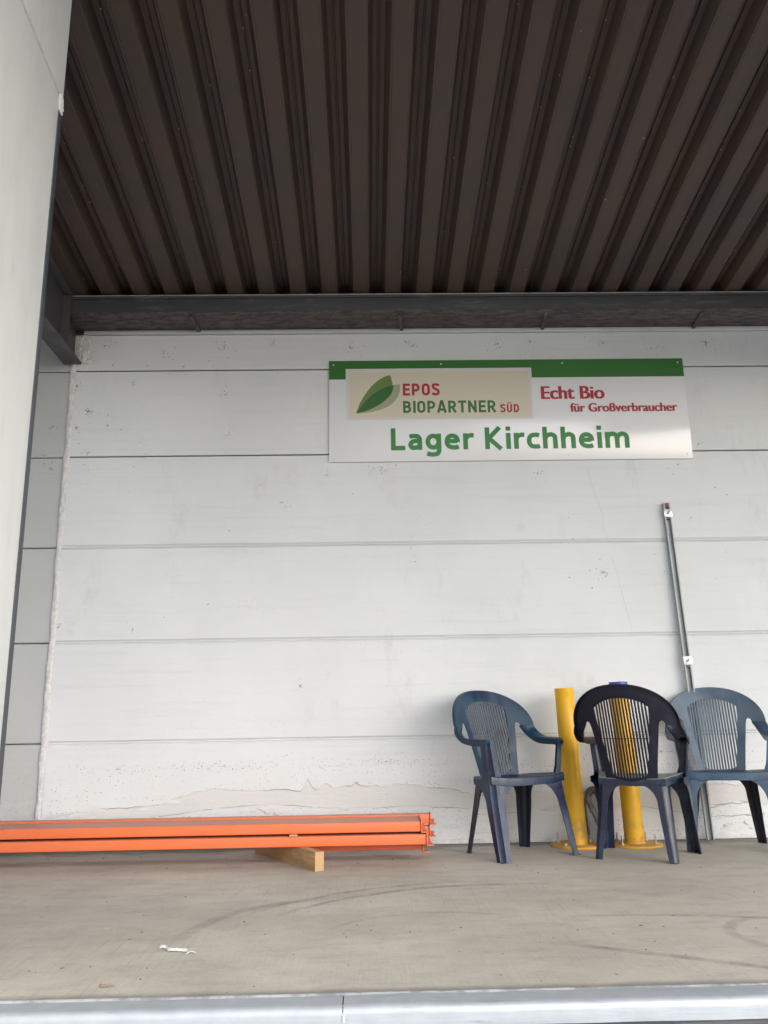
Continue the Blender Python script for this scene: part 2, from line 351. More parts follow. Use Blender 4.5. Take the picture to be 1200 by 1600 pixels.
def lerp(tab, z):
    if z <= tab[0][0]: return tab[0][1]
    for (a, b), (c, d) in zip(tab, tab[1:]):
        if z <= c: return b + (d - b) * (z - a) / (c - a)
    return tab[-1][1]

WY = 5.206        # face of the rear wall
# ------------------------------------------------------------------ setting
g = MB(); g.box(-600, 600, -600, 600, -1.9, -1.108); tag(g.build('ground', M['ground']), kind='structure')
g = MB(); g.box(-30, 30, -40, 2.47, -1.5, -1.10); tag(g.build('yard', M['yard']), kind='structure')
g = MB(); g.box(-9, 11, 2.462, 5.6, -1.45, 0.0); tag(g.build('dock_floor', M['concrete']), kind='structure')

# ---- rear wall: precast panels laid in bays
wall = thing('rear_wall', 'white painted panel wall at the back of the loading dock', 'wall', (0, WY, 0))
JZ = [0.604, 1.204, 1.804, 2.404, 3.004]
def panel(x0, x1, z0, z1, c0, c1):
    # front face at local y=0, chamfers c0 (bottom) and c1 (top)
    m = MB(); prof = [(.10, z0), (c0, z0), (0, z0 + c0), (0, z1 - c1), (c1, z1), (.10, z1)]
    m.extr_x(prof, x0, x1); return m
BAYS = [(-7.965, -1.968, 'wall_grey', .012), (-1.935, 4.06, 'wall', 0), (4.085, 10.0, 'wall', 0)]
for bx0, bx1, mt, off in BAYS:
    zs = [-.02] + JZ + [3.262]
    for k in range(6):
        c0 = .011 if k in (1, 2, 3) else .003; c1 = .011 if k in (0, 1, 2) else .003
        gap = .009
        if mt == 'wall_grey': c0, c1, gap = min(c0, .006), min(c1, .006), .006
        o = panel(bx0, bx1, zs[k] + (gap / 2 if k else 0), zs[k + 1] - (gap / 2 if k < 5 else 0), c0, c1).build('panel', M[mt], wall)
        o.location = (0, off, 0)
b = MB(); b.box(-7.96, 9.99, .10, .34, -.4, 3.7); b.build('backing', M['grout'], wall)
# mortar run in the wider joints (raised rounded bead)
for z, r_ in ((JZ[0], .0052), (JZ[1], .0046), (JZ[2], .0042)):
    m = MB()
    for (x0, x1) in ((-1.935, 4.06), (4.085, 9.9)):
        pts = []; n = int((x1 - x0) / .12)
        for i in range(n + 1):
            x = x0 + (x1 - x0) * i / n; q = mnoise.noise(Vector((x * 3, z * 5, 1)))
            pts.append((x, .0078 + .0012 * q, z + .0012 * q))
        m.tube(pts, r_, 8)
    m.build('joint_mortar', M['wall'], wall, ang=60)
# top trim strip of the wall
m = MB(); m.box(-1.895, 9.9, -.016, .09, 3.266, 3.292); m.build('top_strip', M['wall'], wall, bevel=.003)
# vertical rough mortar joint
def rough_strip(x0, x1, z0, z1, y, depth, nz, nx, seed, edge=.006):
    m = MB(); secs = []
    for i in range(nz + 1):
        z = z0 + (z1 - z0) * i / nz; a = x0 + edge * mnoise.noise(Vector((seed, z * 9, 0))) * 1.4; bq = x1 + edge * mnoise.noise(Vector((seed + 5, z * 11, 0))) * 1.6
        row = []
        for j in range(nx + 1):
            u = j / nx; x = a + (bq - a) * u; prof = math.sin(math.pi * min(max(u, 0), 1)) ** .5
            q = mnoise.noise(Vector((x * 30, z * 26, seed))) * .45 + mnoise.noise(Vector((x * 90, z * 85, seed))) * .5
            row.append((x, y + .004 - depth * prof * (1 + .9 * q), z))
        secs.append(row)
    m.loft(secs); return m
rough_strip(-1.972, -1.931, 0.0, 3.06, 0, .011, 420, 8, 3.3).build('vertical_mortar_joint', M['mortar'], wall, ang=70)
rough_strip(-1.965, -1.83, 3.05, 3.262, 0, .011, 60, 40, 8.1, .03).build('mortar_patch', M['mortar'], wall, ang=70)
# plaster skin with a ragged lower edge at the wall foot
EA = [(-1.930, 0.172), (-1.838, 0.195), (-1.727, 0.211), (-1.597, 0.23), (-1.429, 0.234), (-1.242, 0.245), (-1.168, 0.272), (-1.056, 0.306), (-0.943, 0.329), (-0.792, 0.32), (-0.678, 0.314), (-0.526, 0.322), (-0.412, 0.309), (-0.397, 0.325), (-0.387, 0.37), (-0.365, 0.372), (-0.352, 0.336), (-0.317, 0.315), (-0.26, 0.354), (-0.222, 0.324), (-0.108, 0.333), (-0.085, 0.365), (-0.062, 0.332), (0.083, 0.326), (0.178, 0.339), (0.293, 0.333), (0.311, 0.315), (0.464, 0.312), (0.578, 0.284), (0.634, 0.262), (0.808, 0.295), (0.961, 0.285), (1.228, 0.266), (1.462, 0.298), (1.655, 0.309), (1.845, 0.276), (2.042, 0.31), (2.196, 0.296), (2.392, 0.311), (2.9, .28), (3.5, .33), (4.055, .29)]
def ragged(tab, x, amp=.006, seed=0):
    return lerp(tab, x) + amp * (mnoise.noise(Vector((x * 17, seed, 0))) + .9 * mnoise.noise(Vector((round(x * 60) * .9, seed, 3))) * (.4 + abs(mnoise.noise(Vector((x * 3, seed, 8))))) + .5 * mnoise.noise(Vector((x * 130, seed, 3))))
def skin(tab, x0, x1, ztop, th, mat, name, amp, seed, lap=0):
    m = MB(); n = int((x1 - x0) / .009); secs = []
    for i in range(n + 1):
        x = x0 + (x1 - x0) * i / n; zb = ragged(tab, x, amp, seed); tz = min(.028, max(.004, (ztop - zb) * .5))
        curl = th * (.75 + .7 * mnoise.noise(Vector((x * 7, seed, 5)))) ** 1
        secs.append([(x, .004, zb), (x, -curl, zb + .0015), (x, -th * .75, zb + tz), (x, -th * .35, zb + (ztop - zb) * .6), (x, .0010, ztop)])
    m.loft(secs); return m.build(name, mat, wall, ang=50)
skin(EA, -1.93, 4.05, .585, .0085, M['wall'], 'plaster_skin', .013, 1.0)
EB = [(-1.93, .14), (-1.2, .185), (-.95, .215), (-0.752, 0.232), (-0.525, 0.236), (-0.298, 0.213), (-0.147, 0.204), (0.081, 0.207), (0.252, 0.214), (0.327, 0.206), (0.479, 0.203), (.62, .19), (.9, .20), (1.2, .15), (1.6, .19), (1.9, .14), (2.2, .21), (2.4, .18), (4.05, .19)]
def skinB(tab, top, x0, x1, mat, name, seed):
    m = MB(); n = int((x1 - x0) / .010); secs = []
    for i in range(n + 1):
        x = x0 + (x1 - x0) * i / n; zb = ragged(tab, x, .006, seed); zt = max(ragged(top, x, .013, 1.0) + .012, zb + .01)
        th = .0045 * max(0, .55 + 1.1 * mnoise.noise(Vector((x * 2.1, seed, 0))))
        secs.append([(x, .003, zb), (x, -th - .0006, zb + .001), (x, -th * .7 - .0005, (zb + zt) / 2), (x, -.0006, zt)])
    m.loft(secs); return m.build(name, mat, wall, ang=50)
skinB(EB, EA, -1.93, 4.05, M['plaster_low'], 'lower_plaster_coat', 6.0)
EC = [(-1.93, .055), (-.5, .075), (.4, .06), (.8, .09), (1.1, .05), (1.6, .085), (2.4, .06), (4.05, .07)]
m = MB(); secs = []
n = 560
for i in range(n + 1):                                   # crumbly fillet along the floor
    x = -7.9 + 11.95 * i / n; q = mnoise.noise(Vector((x * 6, 2, 0))); q2 = mnoise.noise(Vector((x * 31, 5, 0)))
    secs.append([(x, .002, .030 + .02 * q), (x, -.006 - .004 * q2, .018 + .012 * q), (x, -.016 - .01 * q - .006 * q2, .001)])
m.loft(secs); m.build('floor_fillet', M['mortar'], wall, ang=60)
m = MB(); secs = []
for i in range(200):
    x = -7.9 + 5.92 * i / 199; z = .165 + .01 * mnoise.noise(Vector((x * 12, 2, 9))); secs.append([(x, .013, 0), (x, .006, 0.0), (x, .006, z), (x, .0125, z + .004)])
m.loft(secs); m.build('plaster_foot', M['wall'], wall, ang=50)
def crack_shade_ribbon(tab, x0, x1, amp, seed, yy, wmax, nm, thr):  # thin dark ribbons: cracks, and shade painted along ragged plaster edges
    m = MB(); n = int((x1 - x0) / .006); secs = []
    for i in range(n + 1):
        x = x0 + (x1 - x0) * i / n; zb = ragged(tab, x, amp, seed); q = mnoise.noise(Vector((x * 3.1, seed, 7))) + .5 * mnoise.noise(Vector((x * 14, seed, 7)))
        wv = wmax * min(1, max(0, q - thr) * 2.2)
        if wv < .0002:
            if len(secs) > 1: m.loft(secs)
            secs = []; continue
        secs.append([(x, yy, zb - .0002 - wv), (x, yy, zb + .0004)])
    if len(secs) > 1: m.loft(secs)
    m.build(nm, M['crack_shade'], wall)
crack_shade_ribbon(EA, -1.92, 4.0, .013, 1.0, -.0052, .0034, 'crack', .02)  # crack line that also paints the shade under the upper plaster edge
crack_shade_ribbon(EB, -1.92, 4.0, .006, 6.0, -.0040, .0036, 'crack', .0)  # same painted edge shade and cracking for the lower coat
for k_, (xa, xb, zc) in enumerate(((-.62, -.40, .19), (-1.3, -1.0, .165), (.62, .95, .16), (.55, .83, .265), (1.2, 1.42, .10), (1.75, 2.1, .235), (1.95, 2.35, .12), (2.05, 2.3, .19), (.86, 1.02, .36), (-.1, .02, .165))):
    crack_shade_ribbon([(xa, zc), (xb, zc + .01)], xa, xb, .012, 11.0 + k_, -.0022, .0034, 'crack', -.2)
# loose flakes of paint standing off the wall foot
m = MB()
for i in range(150):
    x = random.uniform(-1.85, 2.6); z = abs(random.gauss(0, .11)) + .05
    if z > .50: continue
    k = random.randint(5, 8); r0 = random.choice([.006, .009, .014, .022]); a0 = random.random() * 6; st_ = random.uniform(1.2, 2.8)
    rim = [(x + r0 * st_ * random.uniform(.5, 1.1) * math.cos(a0 + 6.283 * q / k), -.0012 - random.uniform(0, .0035) - (.0065 if z > .33 else .0045), z + r0 * random.uniform(.35, .9) * math.sin(a0 + 6.283 * q / k)) for q in range(k)]
    m.add(rim + [(x, -.0010 - (.0065 if z > .33 else .0045), z)], [(q, (q + 1) % k, k) for q in range(k)])
m.build('paint_flakes', M['wall'], wall, kind='stuff')
# crack, mould and knocks
CR = [(1.451, 2.298), (1.47, 2.167), (1.52, 1.994), (1.523, 1.90), (1.54, 1.825), (1.548, 1.79), (1.56, 1.70), (1.589, 1.574), (1.615, 1.411), (1.64, 1.30), (1.65, 1.22)]
m = MB()
for seg in (CR[:6], CR[6:]):
    secs = []
    for (x, z) in seg:
        for q in (0,):
            secs.append([(x - .0012, -.0006, z), (x + .0012, -.0006, z)])
    pts = catmull([Vector((x, 0, z)) for x, z in seg], 8); secs = []
    for p in pts:
        j = .006 * mnoise.noise(p * 14); secs.append([(p.x + j - .0011, -.0007, p.z), (p.x + j + .0011, -.0007, p.z)])
    m.loft(secs)
m.build('crack', M['crack'], wall)
SP = [(-1.83, 2.72, .035, 60), (-1.55, 2.92, .03, 22), (-1.68, 3.03, .02, 12), (-1.22, 3.03, .01, 6), (-.93, 2.83, .03, 22), (-1.82, 2.42, .06, 30), (-1.45, 2.40, .04, 22), (-1.7, 2.62, .03, 12), (-.55, 2.08, .05, 20), (-.9, 2.55, .02, 8), (-1.35, 3.14, .05, 34), (-.95, 3.17, .05, 26), (-.62, 3.20, .03, 22), (-.1, 3.16, .05, 34), (.32, 3.17, .05, 26), (.28, 3.20, .02, 14), (.9, 3.18, .06, 36), (1.12, 3.20, .03, 16), (1.62, 3.18, .05, 34), (1.95, 3.14, .05, 30), (2.33, 3.18, .07, 60), (-1.75, 3.19, .05, 26), (-1.92, 2.9, .03, 30), (-1.90, 2.6, .025, 22), (-1.92, 1.3, .02, 16), (1.50, 1.60, .035, 40), (1.5, 1.60, .008, 10), (1.12, 2.26, .03, 12), (-1.46, 1.28, .03, 18), (-.42, .92, .03, 20), (2.2, 2.45, .05, 16), (.1, 2.31, .08, 26), (-.26, 2.27, .04, 14), (2.05, 2.31, .05, 18), (-2.06, 2.62, .05, 34), (-2.1, 2.42, .07, 40), (-2.05, 2.33, .05, 26), (.3, 1.72, .01, 5), (.9, .44, .3, 60), (-.9, .46, .5, 90), (.1, .47, .4, 80), (1.8, .5, .3, 70), (-1.5, .45, .35, 70)]
m = MB()
for (sx, sz, sr, cnt) in SP:
    for i in range(int(cnt * 1.7)):
        q_ = abs(random.gauss(0, .8)) ** 1.7 * sr if sz > .6 else sr * random.random(); th_ = random.random() * 6.283; aa = q_ * math.cos(th_); bb = q_ * math.sin(th_) * (1.2 if sz > .6 else .07); r0 = random.choice([.0009, .0012, .0016, .0022, .0036]) * (1 if sz > .6 else .75)
        x, z = sx + aa, sz + bb
        if any(abs(z - j) < .012 for j in JZ) or z > 3.25 or (-1.975 < x < -1.93) : continue
        k = random.randint(5, 7); a0 = random.random() * 6; yy = (.0113 if x < -1.97 else -.0007) - (.0065 if (z < .58 and x > -1.9) else 0)
        m.add([(x + r0 * random.uniform(.5, 1.2) * math.cos(a0 + 6.283 * q / k) * 1.3, yy, z + r0 * random.uniform(.5, 1.2) * math.sin(a0 + 6.283 * q / k)) for q in range(k)], [tuple(range(k))])
# single knocks seen on the wall
for (u, z) in ((.28, 1.77), (1.28, 1.57), (1.42, 1.50), (1.83, 1.52), (1.89, 1.60), (1.84, 1.71), (2.28, 2.15), (2.1, 1.95), (2.35, 2.1), (1.32, 1.82), (1.30, 1.96), (-1.46, 3.04), (2.3, 1.72), (2.22, 1.55), (-.88, 1.9), (-1.0, 1.43)):
    r0 = random.uniform(.003, .0055); m.add([(u + r0 * math.cos(6.283 * q / 7) * random.uniform(.6, 1.2), -.0009, z + r0 * random.uniform(.6, 1.1) * math.sin(6.283 * q / 7)) for q in range(7)], [tuple(range(7))])
m.build('mould_specks', M['mould'], wall, kind='stuff')

# ---- canopy roof: trapezoidal deck, edge beam, cross beams
RS = .1495; RY0, RZ0 = 4.957, 3.432
def rz_at(y): return RZ0 + RS * (RY0 - y)
roof = thing('canopy_roof', 'dark brown corrugated metal canopy over the loading dock', 'roof', (0, 0, 0))
PER = .205
def deck_mesh(y0, y1):
    m = MB(); prof = []
    for k in range(5):
        o = k * PER - .0555
        prof += [(o + .006, 0), (o + .013, .0025), (o + .018, 0), (o + .093, 0), (o + .098, .0025), (o + .105, 0), (o + .126, .072), (o + .149, .072), (o + .1535, .063), (o + .158, .063), (o + .1625, .072), (o + .185, .072)]
    prof.append((5 * PER - .0555 + .006, -.0005)); prof.append((5 * PER - .0555 + .013, -.0012))
    secs = [[(x, yy, rz_at(yy) + z) for x, z in prof] for yy in (y0, y1)]
    m.loft(secs); return m
dm = deck_mesh(-.15, 5.45).mesh('roof_sheet', M['deck'], 25)
sm_ = MB()
for k, xo in ((0, -.0555 + .1045),):
    pass
for i in range(-9, 11):
    o = rawobj('roof_sheet', dm, roof); o.location = (.1845 + i * 5 * PER - .0, (-.0004 if i % 2 else 0), .0 + (.0012 if i % 2 else 0))
# cover above the deck so no light leaks through
m = MB(); m.add([(-9.2, -.16, rz_at(-.16) + .125), (11, -.16, rz_at(-.16) + .125), (11, 5.6, rz_at(5.6) + .125), (-9.2, 5.6, rz_at(5.6) + .125),
                 (-9.2, -.16, rz_at(-.16) + .18), (11, -.16, rz_at(-.16) + .18), (11, 5.6, rz_at(5.6) + .18), (-9.2, 5.6, rz_at(5.6) + .18)],
                [(0, 3, 2, 1), (4, 5, 6, 7), (0, 1, 5, 4), (1, 2, 6, 5), (2, 3, 7, 6), (3, 0, 4, 7)]); m.build('roof_cover', M['steel'], roof)
m = MB(); zf = rz_at(-.16); m.box(-9.3, 11, -.24, -.165, zf - .12, zf + .2); m.build('fascia', M['steel'], roof, bevel=.004)
# screws under the deck
m = MB()
for i in range(40):
    k = random.randint(-9, 12); y = random.uniform(2.8, 4.8); m.tube([(.184 + k * PER + .102, y, rz_at(y) + .0715), (.184 + k * PER + .102, y, rz_at(y) + .062)], .0035, 6)
m.build('screw_tips', M['bolt'], roof, kind='stuff')

eb = thing('edge_beam', 'dark steel beam with peeling primer under the canopy along the wall top', 'beam', (0, 0, 0))
BF, BB, BZ0 = 4.957, 5.20, 3.294
m = MB(); m.box(-2.9, 10.9, BF - .004, BB, BZ0, BZ0 + .012); m.build('bottom_flange', M['primer'], eb, bevel=.002)
m = MB(); m.extr_x([(BF + .004, BZ0 + .0125), (BF + .018, BZ0 + .0125), (BF + .018, 3.40), (BF + .004, 3.40)], -2.9, 10.9); m.build('web', M['steel'], eb, bevel=.002)
m = MB(); m.extr_x([(BF - .006, 3.4005), (BB + .1, 3.4005), (BB + .1, 3.4095 - .036), (BB + .099, 3.416 - .036), (BF - .006, 3.4205)][:2] + [(BB + .1, 3.404), (BF - .006, 3.4205)], -2.9, 10.9); m.build('top_flange', M['steel'], eb)
m = MB(); m.box(-2.9, 10.9, BF - .0105, BF - .0065, 3.4165, 3.4215); m.build('gap_light_strip', M['zinc'], eb)  # added bright strip standing for the line of light in the gap
for i, x in enumerate((-1.14, .23, 1.19, 2.23, 3.7, 5.2)):
    m = MB(); hw = .012
    m.add([(x - hw, BF + .02, BZ0 - .0005), (x + hw, BF + .02, BZ0 - .0005), (x + hw + .02, BB - .01, BZ0 - .0005), (x - hw + .02, BB - .01, BZ0 - .0005),
           (x - hw, BF + .02, BZ0 - .014), (x + hw, BF + .02, BZ0 - .014), (x + hw + .02, BB - .01, BZ0 - .020), (x - hw + .02, BB - .01, BZ0 - .020)],
          [(0, 3, 2, 1), (4, 5, 6, 7), (0, 1, 5, 4), (1, 2, 6, 5), (2, 3, 7, 6), (3, 0, 4, 7)]); m.build('weld_cleat', M['primer'], eb, bevel=.004)

def ibeam(x0, x1, lab):
    b = thing('roof_beam', lab, 'beam', ((x0 + x1) / 2, 0, 0), 0, 'cross beams carrying the canopy'); w = x1 - x0; xs = -w / 2
    zt = lambda y: rz_at(y) - .004
    def sheet(nm, a, bq, za, zb, mt):
        m = MB(); ys = (-.16, 5.206); vs = []
        for y in ys: vs += [(a, y, za(y)), (bq, y, za(y)), (bq, y, zb(y)), (a, y, zb(y))]
        m.add(vs, [(0, 1, 2, 3), (7, 6, 5, 4), (0, 4, 5, 1), (1, 5, 6, 2), (2, 6, 7, 3), (3, 7, 4, 0)]); m.build(nm, mt, b, bevel=.002)
    bz = lambda y: 3.052 + .02 * (5.206 - y)
    sheet('bottom_flange', xs, -xs, bz, lambda y: bz(y) + .014, M['steel'])
    sheet('web', -.006, .006, lambda y: bz(y) + .0142, lambda y: zt(y) - .0145, M['steel'])
    sheet('top_flange', xs, -xs, lambda y: zt(y) - .014, lambda y: zt(y), M['steel'])
    for y in (4.93, 4.2, 3.2):
        m = MB(); m.box(.0065, -xs - .004, y, y + .012, bz(y) + .018, zt(y) - .018); m.build('stiffener', M['steel'], b)
    return b
ibeam(-2.018, -1.897, 'dark steel beam resting on the wall beside the white side wall')
ibeam(4.02, 4.14, 'dark steel beam at the right end of the white bay')

# ---- side wall at the left, end edge towards the dock
sw = thing('side_wall', 'bright white side wall at the left edge, running out from the dock', 'wall', (-1.128, 2.68, 0), math.atan(.067))
def swp(nm, z0, z1, dx, dy, mt=M['side']):
    m = MB(); m.box(-.20 + dx, dx, -2.6, dy, z0, z1); m.build(nm, mt, sw, bevel=.006, seg=3)
swp('panel', -1.10, 2.990, 0, 0); swp('panel', 3.004, 4.05, .003, .012)
m = MB(); m.box(-.19, -.006, -2.59, -.006, 2.9902, 3.0038); m.build('joint_mortar', M['mortar'], sw)
m = MB(); m.box(-.010, .0045, -.001, .0035, -1.1, 2.93); m.box(.0004, .0045, -.026, -.0011, -1.1, 2.93); m.build('edge_strip', M['slate'], sw)
m = MB(); secs = []
for i in range(14):
    z = 2.925 + .075 * i / 13; q = mnoise.noise(Vector((z * 60, 0, 0))); ww = .018 * max(0, math.sin(math.pi * i / 13)) ** .5
    secs.append([(-.02, .002, z), (.006 + .006 * q, .004 + ww * .4, z), (.008 + .004 * q, -.018, z), (.001, -.03 - .01 * q, z)])
m.loft(secs, True, True); m.build('mortar_lump', M['side'], sw, ang=70)

# ---- steel dock nosing
nose = thing('dock_edge_steel', 'galvanised steel edge angle along the front of the dock floor', 'edge trim', (0, 0, 0))
def nosing(x0, x1, dz):
    m = MB(); prof = [(2.478, .0025 + dz), (2.478, .0065 + dz), (2.398, .0065 + dz)]
    for k in range(1, 8):
        a = math.pi / 2 * k / 7; prof.append((2.398 - .022 * math.sin(a), .0065 + dz - .022 + .022 * math.cos(a)))
    prof += [(2.376, -.046 + dz), (2.384, -.046 + dz), (2.384, -.02 + dz), (2.40, .0025 + dz)]
    n = max(2, int((x1 - x0) / .05)); secs = []
    for i in range(n + 1):
        x = x0 + (x1 - x0) * i / n; q = .0011 * mnoise.noise(Vector((x * 5, dz * 99, 0))); secs.append([(x, a + q, b + q) for a, b in prof])
    m.loft(secs, True, True); return m.build('edge_angle', M['galv'], nose, ang=40)
nosing(-6.0, -.0785, .0); nosing(-.0755, 5.9, .001)
m = MB(); m.box(-8.9, 10.9, 2.386, 2.4618, -1.1, -.003); m.build('dock_front_face', M['steel'], nose, label='dark concrete face below the steel edge')
m = MB()
for i in range(9):
    z = -.0 - .005 * i; y = 2.3765 if i > 3 else 2.398 - .022 * math.sin(i * .4); m.lathe([(.0005, z - .004), (.005, z - .001), (.005, z + .001), (.0005, z + .004)], 8, -.077 + random.uniform(-.002, .002), y)
m.build('weld_bead', M['zinc'], nose, ang=60)
m = MB(); secs = []                                   # sealant line between concrete and steel
for i in range(700):
    x = -3.5 + 7 * i / 699; q = mnoise.noise(Vector((x * 2.2, 0, 4))); q2 = mnoise.noise(Vector((x * 17, 3, 4)))
    wv = .006 + .016 * max(0, q + .1) + .005 * q2
    secs.append([(x, 2.462 - .002, .0066), (x, 2.472, .0095 + .001 * q2), (x, 2.482, .0078), (x, 2.482 + max(.001, wv), .0006)])
m.loft(secs); m.build('sealant_line', M['sealant'], nose, ang=60)

# ---- sign
SY = WY - .012
sign = thing('sign_board', 'white and green company sign screwed high on the rear wall', 'sign', (0, SY, 0))
SX0, SX1, SZ0, SZ1 = -.2435, 2.150, 2.3465, 3.0575
def flat(poly, y, th, name, mt, lab=None):            # polygon of (x,z), front at local y, thickness th
    m = MB(); n = len(poly); vs = [(a, y, b) for a, b in poly] + [(a, y + th, b) for a, b in poly]
    m.add(vs, [tuple(range(n)), tuple(range(n, 2 * n))[::-1]] + [(i, n + i, n + (i + 1) % n, (i + 1) % n) for i in range(n)])
    return m.build(name, mt, sign, label=lab)
m = MB(); m.box(SX0, SX1, -.003, .003, SZ0, SZ1); m.build('board', M['s_white'], sign, bevel=.001)
m = MB(); m.box(SX0 + .05, SX1 - .05, .0032, .0115, SZ0 + .05, SZ1 - .05); m.build('spacer', M['grout'], sign)
T1 = -.0034
flat([(SX0 + .0005, SZ1 - .0005), (SX0 + .0005, 2.9235), (-.131, 2.9235), (-.131, 2.9985), (1.118, 2.9985), (1.118, 2.9265), (SX1 - .0005, 2.9265), (SX1 - .0005, SZ1 - .0005)], T1, .0003, 'green_band', M['s_green'])
flat([(-.128, 2.9955), (-.128, 2.635), (1.113, 2.635), (1.113, 2.9955)], T1, .0003, 'field_rim', M['s_rim'])
flat([(-.107, 2.975), (-.107, 2.647), (1.098, 2.647), (1.098, 2.975)], T1 - .0004, .0003, 'cream_field', M['s_cream'])
def leafpx(pts, y, nm, mt):
    P = catmull([Vector(((530 + a / 4 - 546) * .004321 - .107, 0, 2.984 - (570 + b / 4 - 579.5) * .00447)) for a, b in pts], 6)
    poly = [(p.x, p.z) for p in P[:-1]]; m = MB(); n = len(poly); cx = sum(p[0] for p in poly) / n; cz = sum(p[1] for p in poly) / n
    m.add([(cx, y, cz)] + [(a, y, b) for a, b in poly], [(0, 1 + i, 1 + (i + 1) % n) for i in range(n)]); m.build(nm, mt, sign)
TIP = (103, 308)
leafpx([TIP, (110, 290), (128, 245), (160, 190), (205, 133), (255, 92), (312, 68), (326, 100), (332, 135), (331, 165), (318, 192), (290, 222), (255, 250), (200, 281), (140, 302), TIP], T1 - .0008, 'leaf', M['l1'])
leafpx([TIP, (130, 275), (165, 230), (215, 185), (270, 152), (330, 132), (375, 128), (377, 150), (372, 180), (355, 215), (325, 250), (280, 277), (220, 296), (160, 306), TIP], T1 - .0006, 'leaf', M['l2'])
leafpx([TIP, (130, 275), (165, 230), (215, 185), (270, 152), (331, 133), (332, 160), (319, 190), (290, 221), (255, 249), (200, 280), (140, 301), TIP], T1 - .0011, 'leaf', M['l3'])
def lettering(s, x0, x1, zb, cap, mt, bold=.0, copies=(0,), label=None, capch='E', slant=0, lsp=1.0, y=T1 - .0014):
    def mk(txt):
        cu = bpy.data.curves.new('lettering', 'FONT'); cu.body = txt; cu.size = 1; cu.offset = bold; cu.extrude = .0; cu.resolution_u = 5; cu.space_character = lsp; cu.shear = slant
        o = bpy.data.objects.new('lettering', cu); COL.objects.link(o); dg = bpy.context.evaluated_depsgraph_get()
        me = bpy.data.meshes.new_from_object(o.evaluated_get(dg)); bpy.data.objects.remove(o); return me
    ce = mk(capch); ch = max(v.co.y for v in ce.vertices); c0 = min(v.co.y for v in ce.vertices)
    me = mk(s); xs = [v.co.x for v in me.vertices]; a, bq = min(xs), max(xs)
    sx = (x1 - x0) / (bq - a); sz = cap / (ch - c0)
    out = MB()
    for i, dx in enumerate(copies):
        out.add([(x0 + (v.co.x - a) * sx + dx * sz, y - i * .00006, zb + (v.co.y - c0) * sz) for v in me.vertices], [tuple(p.vertices) for p in me.polygons])
    o = out.build('lettering', mt, sign); o['label'] = label or s
def arcp(cx, cy, rx, ry, a0, a1, n=10): return [(cx + rx * math.cos(R(a0 + (a1 - a0) * i / n)), cy + ry * math.sin(R(a0 + (a1 - a0) * i / n))) for i in range(n + 1)]
def cr2(pts, k=5): return [(p.x, p.y) for p in catmull([Vector((a, b_, 0)) for a, b_ in pts], k)]
def humanist(h):
    X = .735
    return {
     'L': (.50, [[(h, 1), (h, h * .9), (.50, h * .9)]]),
     'a': (.52, [[(.075, .60)] + cr2([(.09, .605), (.16, .635), (.25, X - h), (.36, .61), (.415, .50), (.42, .38), (.42, 0)]), cr2([(.42, .405), (.30, .405), (.17, .37), (.105, .24), (.15, .115), (.24, h), (.35, .13), (.42, .22)])]),
     'g': (.57, [arcp(.28, X / 2, .185, X / 2 - h, 0, 360, 24), [(.47, X), (.47, 0)] + cr2([(.465, -.06), (.42, -.17), (.28, -.215), (.15, -.20), (.06, -.165)])]),
     'e': (.55, [[(.12, .385), (.44, .385)], cr2([(.455, .335), (.455, .44), (.41, .57), (.285, X - h), (.15, .57), (.095, .37), (.14, .18), (.28, h * .98), (.40, .10), (.49, .135)])]),
     'r': (.37, [[(h, X), (h, 0)], cr2([(h, .40), (.13, .53), (.21, .615), (.30, .645), (.385, .64)])]),
     'K': (.64, [[(h, 1), (h, 0)], [(.53, 1), (.16, .50), (.56, 0)]]),
     'i': (.19, [[(h, X), (h, 0)], [(h, 1.03), (h, .84)]]),
     'c': (.46, [cr2([(.44, .605), (.38, .63), (.30, X - h), (.17, .60), (.10, .46), (.10, .27), (.17, .13), (.30, h), (.38, .10), (.45, .125)])]),
     'h': (.54, [[(h, 1), (h, 0)], cr2([(h, .44), (.15, .57), (.25, .64), (.34, .645), (.425, .58), (.445, .46), (.445, .3)]) + [(.445, 0)]]),
     'm': (.86, [[(h, X), (h, 0)], cr2([(h, .44), (.15, .58), (.25, .645), (.33, .645), (.41, .57), (.43, .46), (.43, .3)]) + [(.43, 0)], cr2([(.43, .44), (.49, .58), (.58, .645), (.66, .645), (.745, .57), (.765, .46), (.765, .3)]) + [(.765, 0)]]),
     ' ': (.22, [])}
